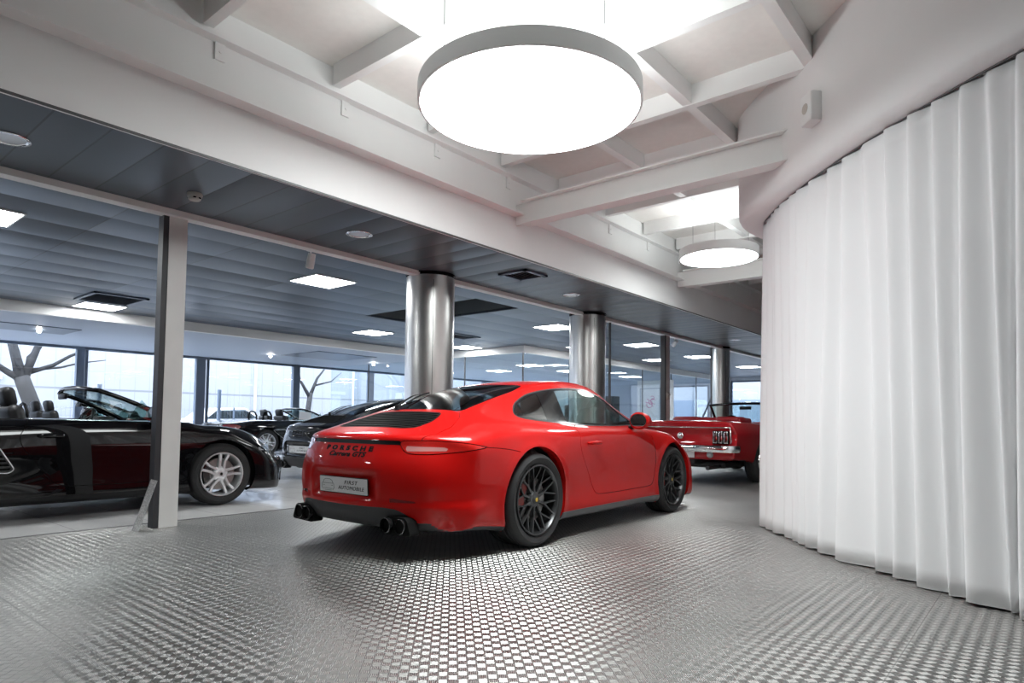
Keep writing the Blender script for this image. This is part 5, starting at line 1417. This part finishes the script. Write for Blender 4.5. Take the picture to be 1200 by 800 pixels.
# welded mesh fence
fe = empty('mesh_fence', (8, 19.6, 0), label='thin welded mesh fence outside behind the leafless tree', cat='fence')
for k in range(11): box3(-8 + 2.0 * k - .025, -8 + 2.0 * k + .025, -.025, .025, -.12, 1.25).build('fence_post', M_frame, fe)
fm = MB()
for k in range(201): x = -8 + .1 * k; fm.box((x, 0, .55), (.004, .004, 1.3))
for k in range(7): fm.box((2, 0, -.05 + .2 * k), (20, .005, .005))
fm.build('fence_mesh', M_frame, fe)
for x in (5.95, 9.05):
    b = box3(x - .04, x + .04, 18.6, 18.68, -.12, 1.75); tag(b.build('bollard', M_frame), {5.95: 'dark slim pole outside the leftmost window', 9.05: 'dark slim pole outside the window behind the distant roadster'}[x], 'pole')
def parked(x, y, c, lab):
    t = empty('parked_car', (x, y, -.12), label=lab, cat='car')
    m = MB(); n = 9
    prof = [(-2.1, .35), (-2.15, .75), (-1.9, .95), (-1.35, 1.02), (-.85, 1.42), (.35, 1.46), (1.0, 1.05), (1.9, .88), (2.15, .65), (2.1, .35)]
    sec = [(1, 0), (1, .62)]
    v = []; f = []
    ring = roundpoly(prof, .15, 3)
    for yy, s_ in ((-.85, .93), (-.78, 1), (.78, 1), (.85, .93)):
        for px, pz in ring: v.append((px * (.985 if abs(yy) > .8 else 1), yy * (1 if pz < 1.0 else .86), pz * s_ + (1 - s_) * .7))
    k = len(ring)
    for a in range(3):
        for b in range(k): f.append((a * k + b, a * k + (b + 1) % k, (a + 1) * k + (b + 1) % k, (a + 1) * k + b))
    f.append(tuple(range(k))[::-1]); f.append(tuple(3 * k + b for b in range(k)))
    m.add(v, f); m.build('body', c, t, smooth=True, angle=.6)
    for sd in (-1, 1):
        g = MB(); g.prism([(-1.2, 1.02), (-.8, 1.34), (.3, 1.38), (.85, 1.04)], -.01, .01, M=Matrix(((1, 0, 0, 0), (0, 0, 1, sd * .80), (0, 1, 0, 0), (0, 0, 0, 1)))); g.build('side_window', M_darkglass, t)
        for wx in (-1.35, 1.35):
            w = MB(); w.lathe([(0, .09), (.20, .09), (.22, .10), (.30, .10), (.32, .06), (.32, -.06), (.3, -.1)], n=28, M=Matrix.Translation((wx, sd * .76, .32)) @ (AX if sd < 0 else AX.inverted())); w.build('wheel', M_tyre, t, smooth=True, angle=.6)
parked(12.3, 24.6, mat('car_white', (.7, .7, .72), .3, coat=1.), 'pale parked car outside the window left of the nearest column')
parked(17.6, 22.6, mat('car_blue', (.22, .28, .42), .3, coat=1.), 'bluish parked car outside near the nearest column')

# ------------------------------------------------------------------ things in and near the glazed office
pt = empty('white_partition', (19.0, 9.9, 0), label='white partition panel with a pink drawing beyond the office glass', cat='partition')
box3(-.04, .04, -.75, .50, 0, 2.30).build('panel', M_white, pt)
pf = MB(); 
for y0, y1, z0, z1 in ((-.35, .40, .30, .34), (-.35, .40, 2.02, 2.06), (-.35, -.31, .30, 2.06), (.36, .40, .30, 2.06)): box3(-.06, -.04, y0, y1, z0, z1, pf)
pf.build('panel_moulding', M_soff, pt)
dp = MB()
for q in range(9):
    a0 = rng.uniform(0, 6); cx, cy = rng.uniform(-.15, .15), rng.uniform(-.12, .14); r = rng.uniform(.04, .11)
    dp.tube([(-.055, cy + r * math.cos(a0 + t), 1.62 + cx + r * .9 * math.sin(a0 + t)) for t in np.linspace(0, 4.5, 12)], .010, n=5)
dp.build('pink_drawing', M_pink, pt)
def cabinet(x, y, w, d, h, lab, n=3):
    t = empty('dark_cabinet', (x, y, 0), label=lab, cat='cabinet')
    c = MB(); c.box((0, 0, h / 2), (d, w, h), bev=.01); c.build('carcass', M_cabinet, t)
    for k in range(n):
        z = .06 + (h - .1) * (k + .5) / n; q = MB(); q.box((-d / 2 - .008, 0, z), (.016, w - .04, (h - .1) / n - .02)); dd = q.build('door', M_plastic, t)
        hn = MB(); hn.box((-d / 2 - .025, 0, z + .05), (.014, .14, .012)); hn.build('handle', M_chrome, dd)
cabinet(17.6, 10.75, .7, .45, 1.75, 'tall dark cabinet beyond the office glass left of the white partition')
cabinet(16.6, 11.25, .5, .45, 1.45, 'lower dark cabinet next to the second round column')
def plant(x, y, lab, h=1.5):
    t = empty('potted_plant', (x, y, 0), label=lab, cat='plant')
    p = MB(); p.lathe([(0, 0), (.14, 0), (.19, .34), (.20, .36), (.17, .36), (.16, .30), (0, .30)], n=24); p.build('pot', M_soff, t, smooth=True, angle=.6)
    f = MB()
    for k in range(90):
        a = rng.uniform(0, 2 * PI); e = rng.uniform(.3, 1.35); L_ = rng.uniform(.3, .75) * h / 1.5; b = Vector((rng.uniform(-.06, .06), rng.uniform(-.06, .06), .35 + rng.uniform(0, .55) * (h - .5)))
        d = Vector((math.cos(a) * math.cos(e), math.sin(a) * math.cos(e), math.sin(e))); s = Vector((-math.sin(a), math.cos(a), 0)) * .028
        p1 = b + d * L_ * .5; p2 = b + d * L_ - Vector((0, 0, L_ * .25))
        f.add([b - s * .3, b + s * .3, p1 + s, p1 - s, p2], [(0, 1, 2, 3), (3, 2, 4)])
    f.build('foliage', M_leaf, t)
plant(16.2, 10.2, 'green potted plant right of the second round column', 1.9)
plant(18.2, 10.15, 'bushy potted plant in front of the white partition', 1.15)
dk = empty('reception_desk', (20.6, 8.2, 0), label='pale reception desk beyond the farthest round column', cat='desk')
box3(-.4, .4, -1.2, 1.2, .72, .76).build('desk_top', M_white, dk); box3(-.36, -.32, -1.15, 1.15, 0, .72).build('front_panel', M_soff, dk)
br = MB(); br.tube([(15, 6.95, 0), (15, 6.12, 1.80)], .022, n=8); br.tube([(15.3, 5.75, 0), (15, 6.15, 1.76)], .022, n=8); br.tube([(14.75, 5.85, 0), (15, 6.15, 1.76)], .022, n=8); tag(br.build('easel_stand', M_frame), 'dark slanting easel stand left of the farthest round column', 'easel')

# ------------------------------------------------------------------ daylight, camera, output look
wd = bpy.data.worlds.new('sky'); bpy.context.scene.world = wd; wd.use_nodes = True; nt = wd.node_tree
bg = nt.nodes['Background']; bg.inputs['Color'].default_value = (.80, .88, 1., 1); bg.inputs['Strength'].default_value = 6.6
A_ = .6934; PITCH, ROLL, FPX, CYP = .04764, .011507, 757.5, 458.1
fwd = Vector((math.cos(A_), math.sin(A_), 0)); rt = Vector((math.sin(A_), -math.cos(A_), 0))
f = fwd * math.cos(PITCH) + Vector((0, 0, math.sin(PITCH))); u = rt.cross(f)
R_ = rt * math.cos(ROLL) + u * math.sin(ROLL); U_ = u * math.cos(ROLL) - rt * math.sin(ROLL)
cd = bpy.data.cameras.new('camera'); cam = bpy.data.objects.new('camera', cd); C.objects.link(cam)
cd.sensor_width = 36; cd.lens = FPX / 1200 * 36; cd.shift_y = (CYP - 400) / 1200; cd.clip_start = .05; cd.clip_end = 200
cam.matrix_world = Matrix(((R_[0], U_[0], -f[0], 0), (R_[1], U_[1], -f[1], 0), (R_[2], U_[2], -f[2], .91), (0, 0, 0, 1)))
sc = bpy.context.scene; sc.camera = cam
sc.view_settings.view_transform = 'Standard'; sc.view_settings.look = 'None'; sc.view_settings.gamma = 1; sc.view_settings.exposure = .80
sc.view_settings.use_curve_mapping = False
sc.cycles.use_denoising = True; sc.cycles.max_bounces = 10; sc.cycles.diffuse_bounces = 5; sc.cycles.glossy_bounces = 5; sc.cycles.transparent_max_bounces = 12
sc.cycles.sample_clamp_indirect = 6.; sc.cycles.caustics_reflective = True; sc.cycles.blur_glossy = 1.; sc.cycles.caustics_refractive = False
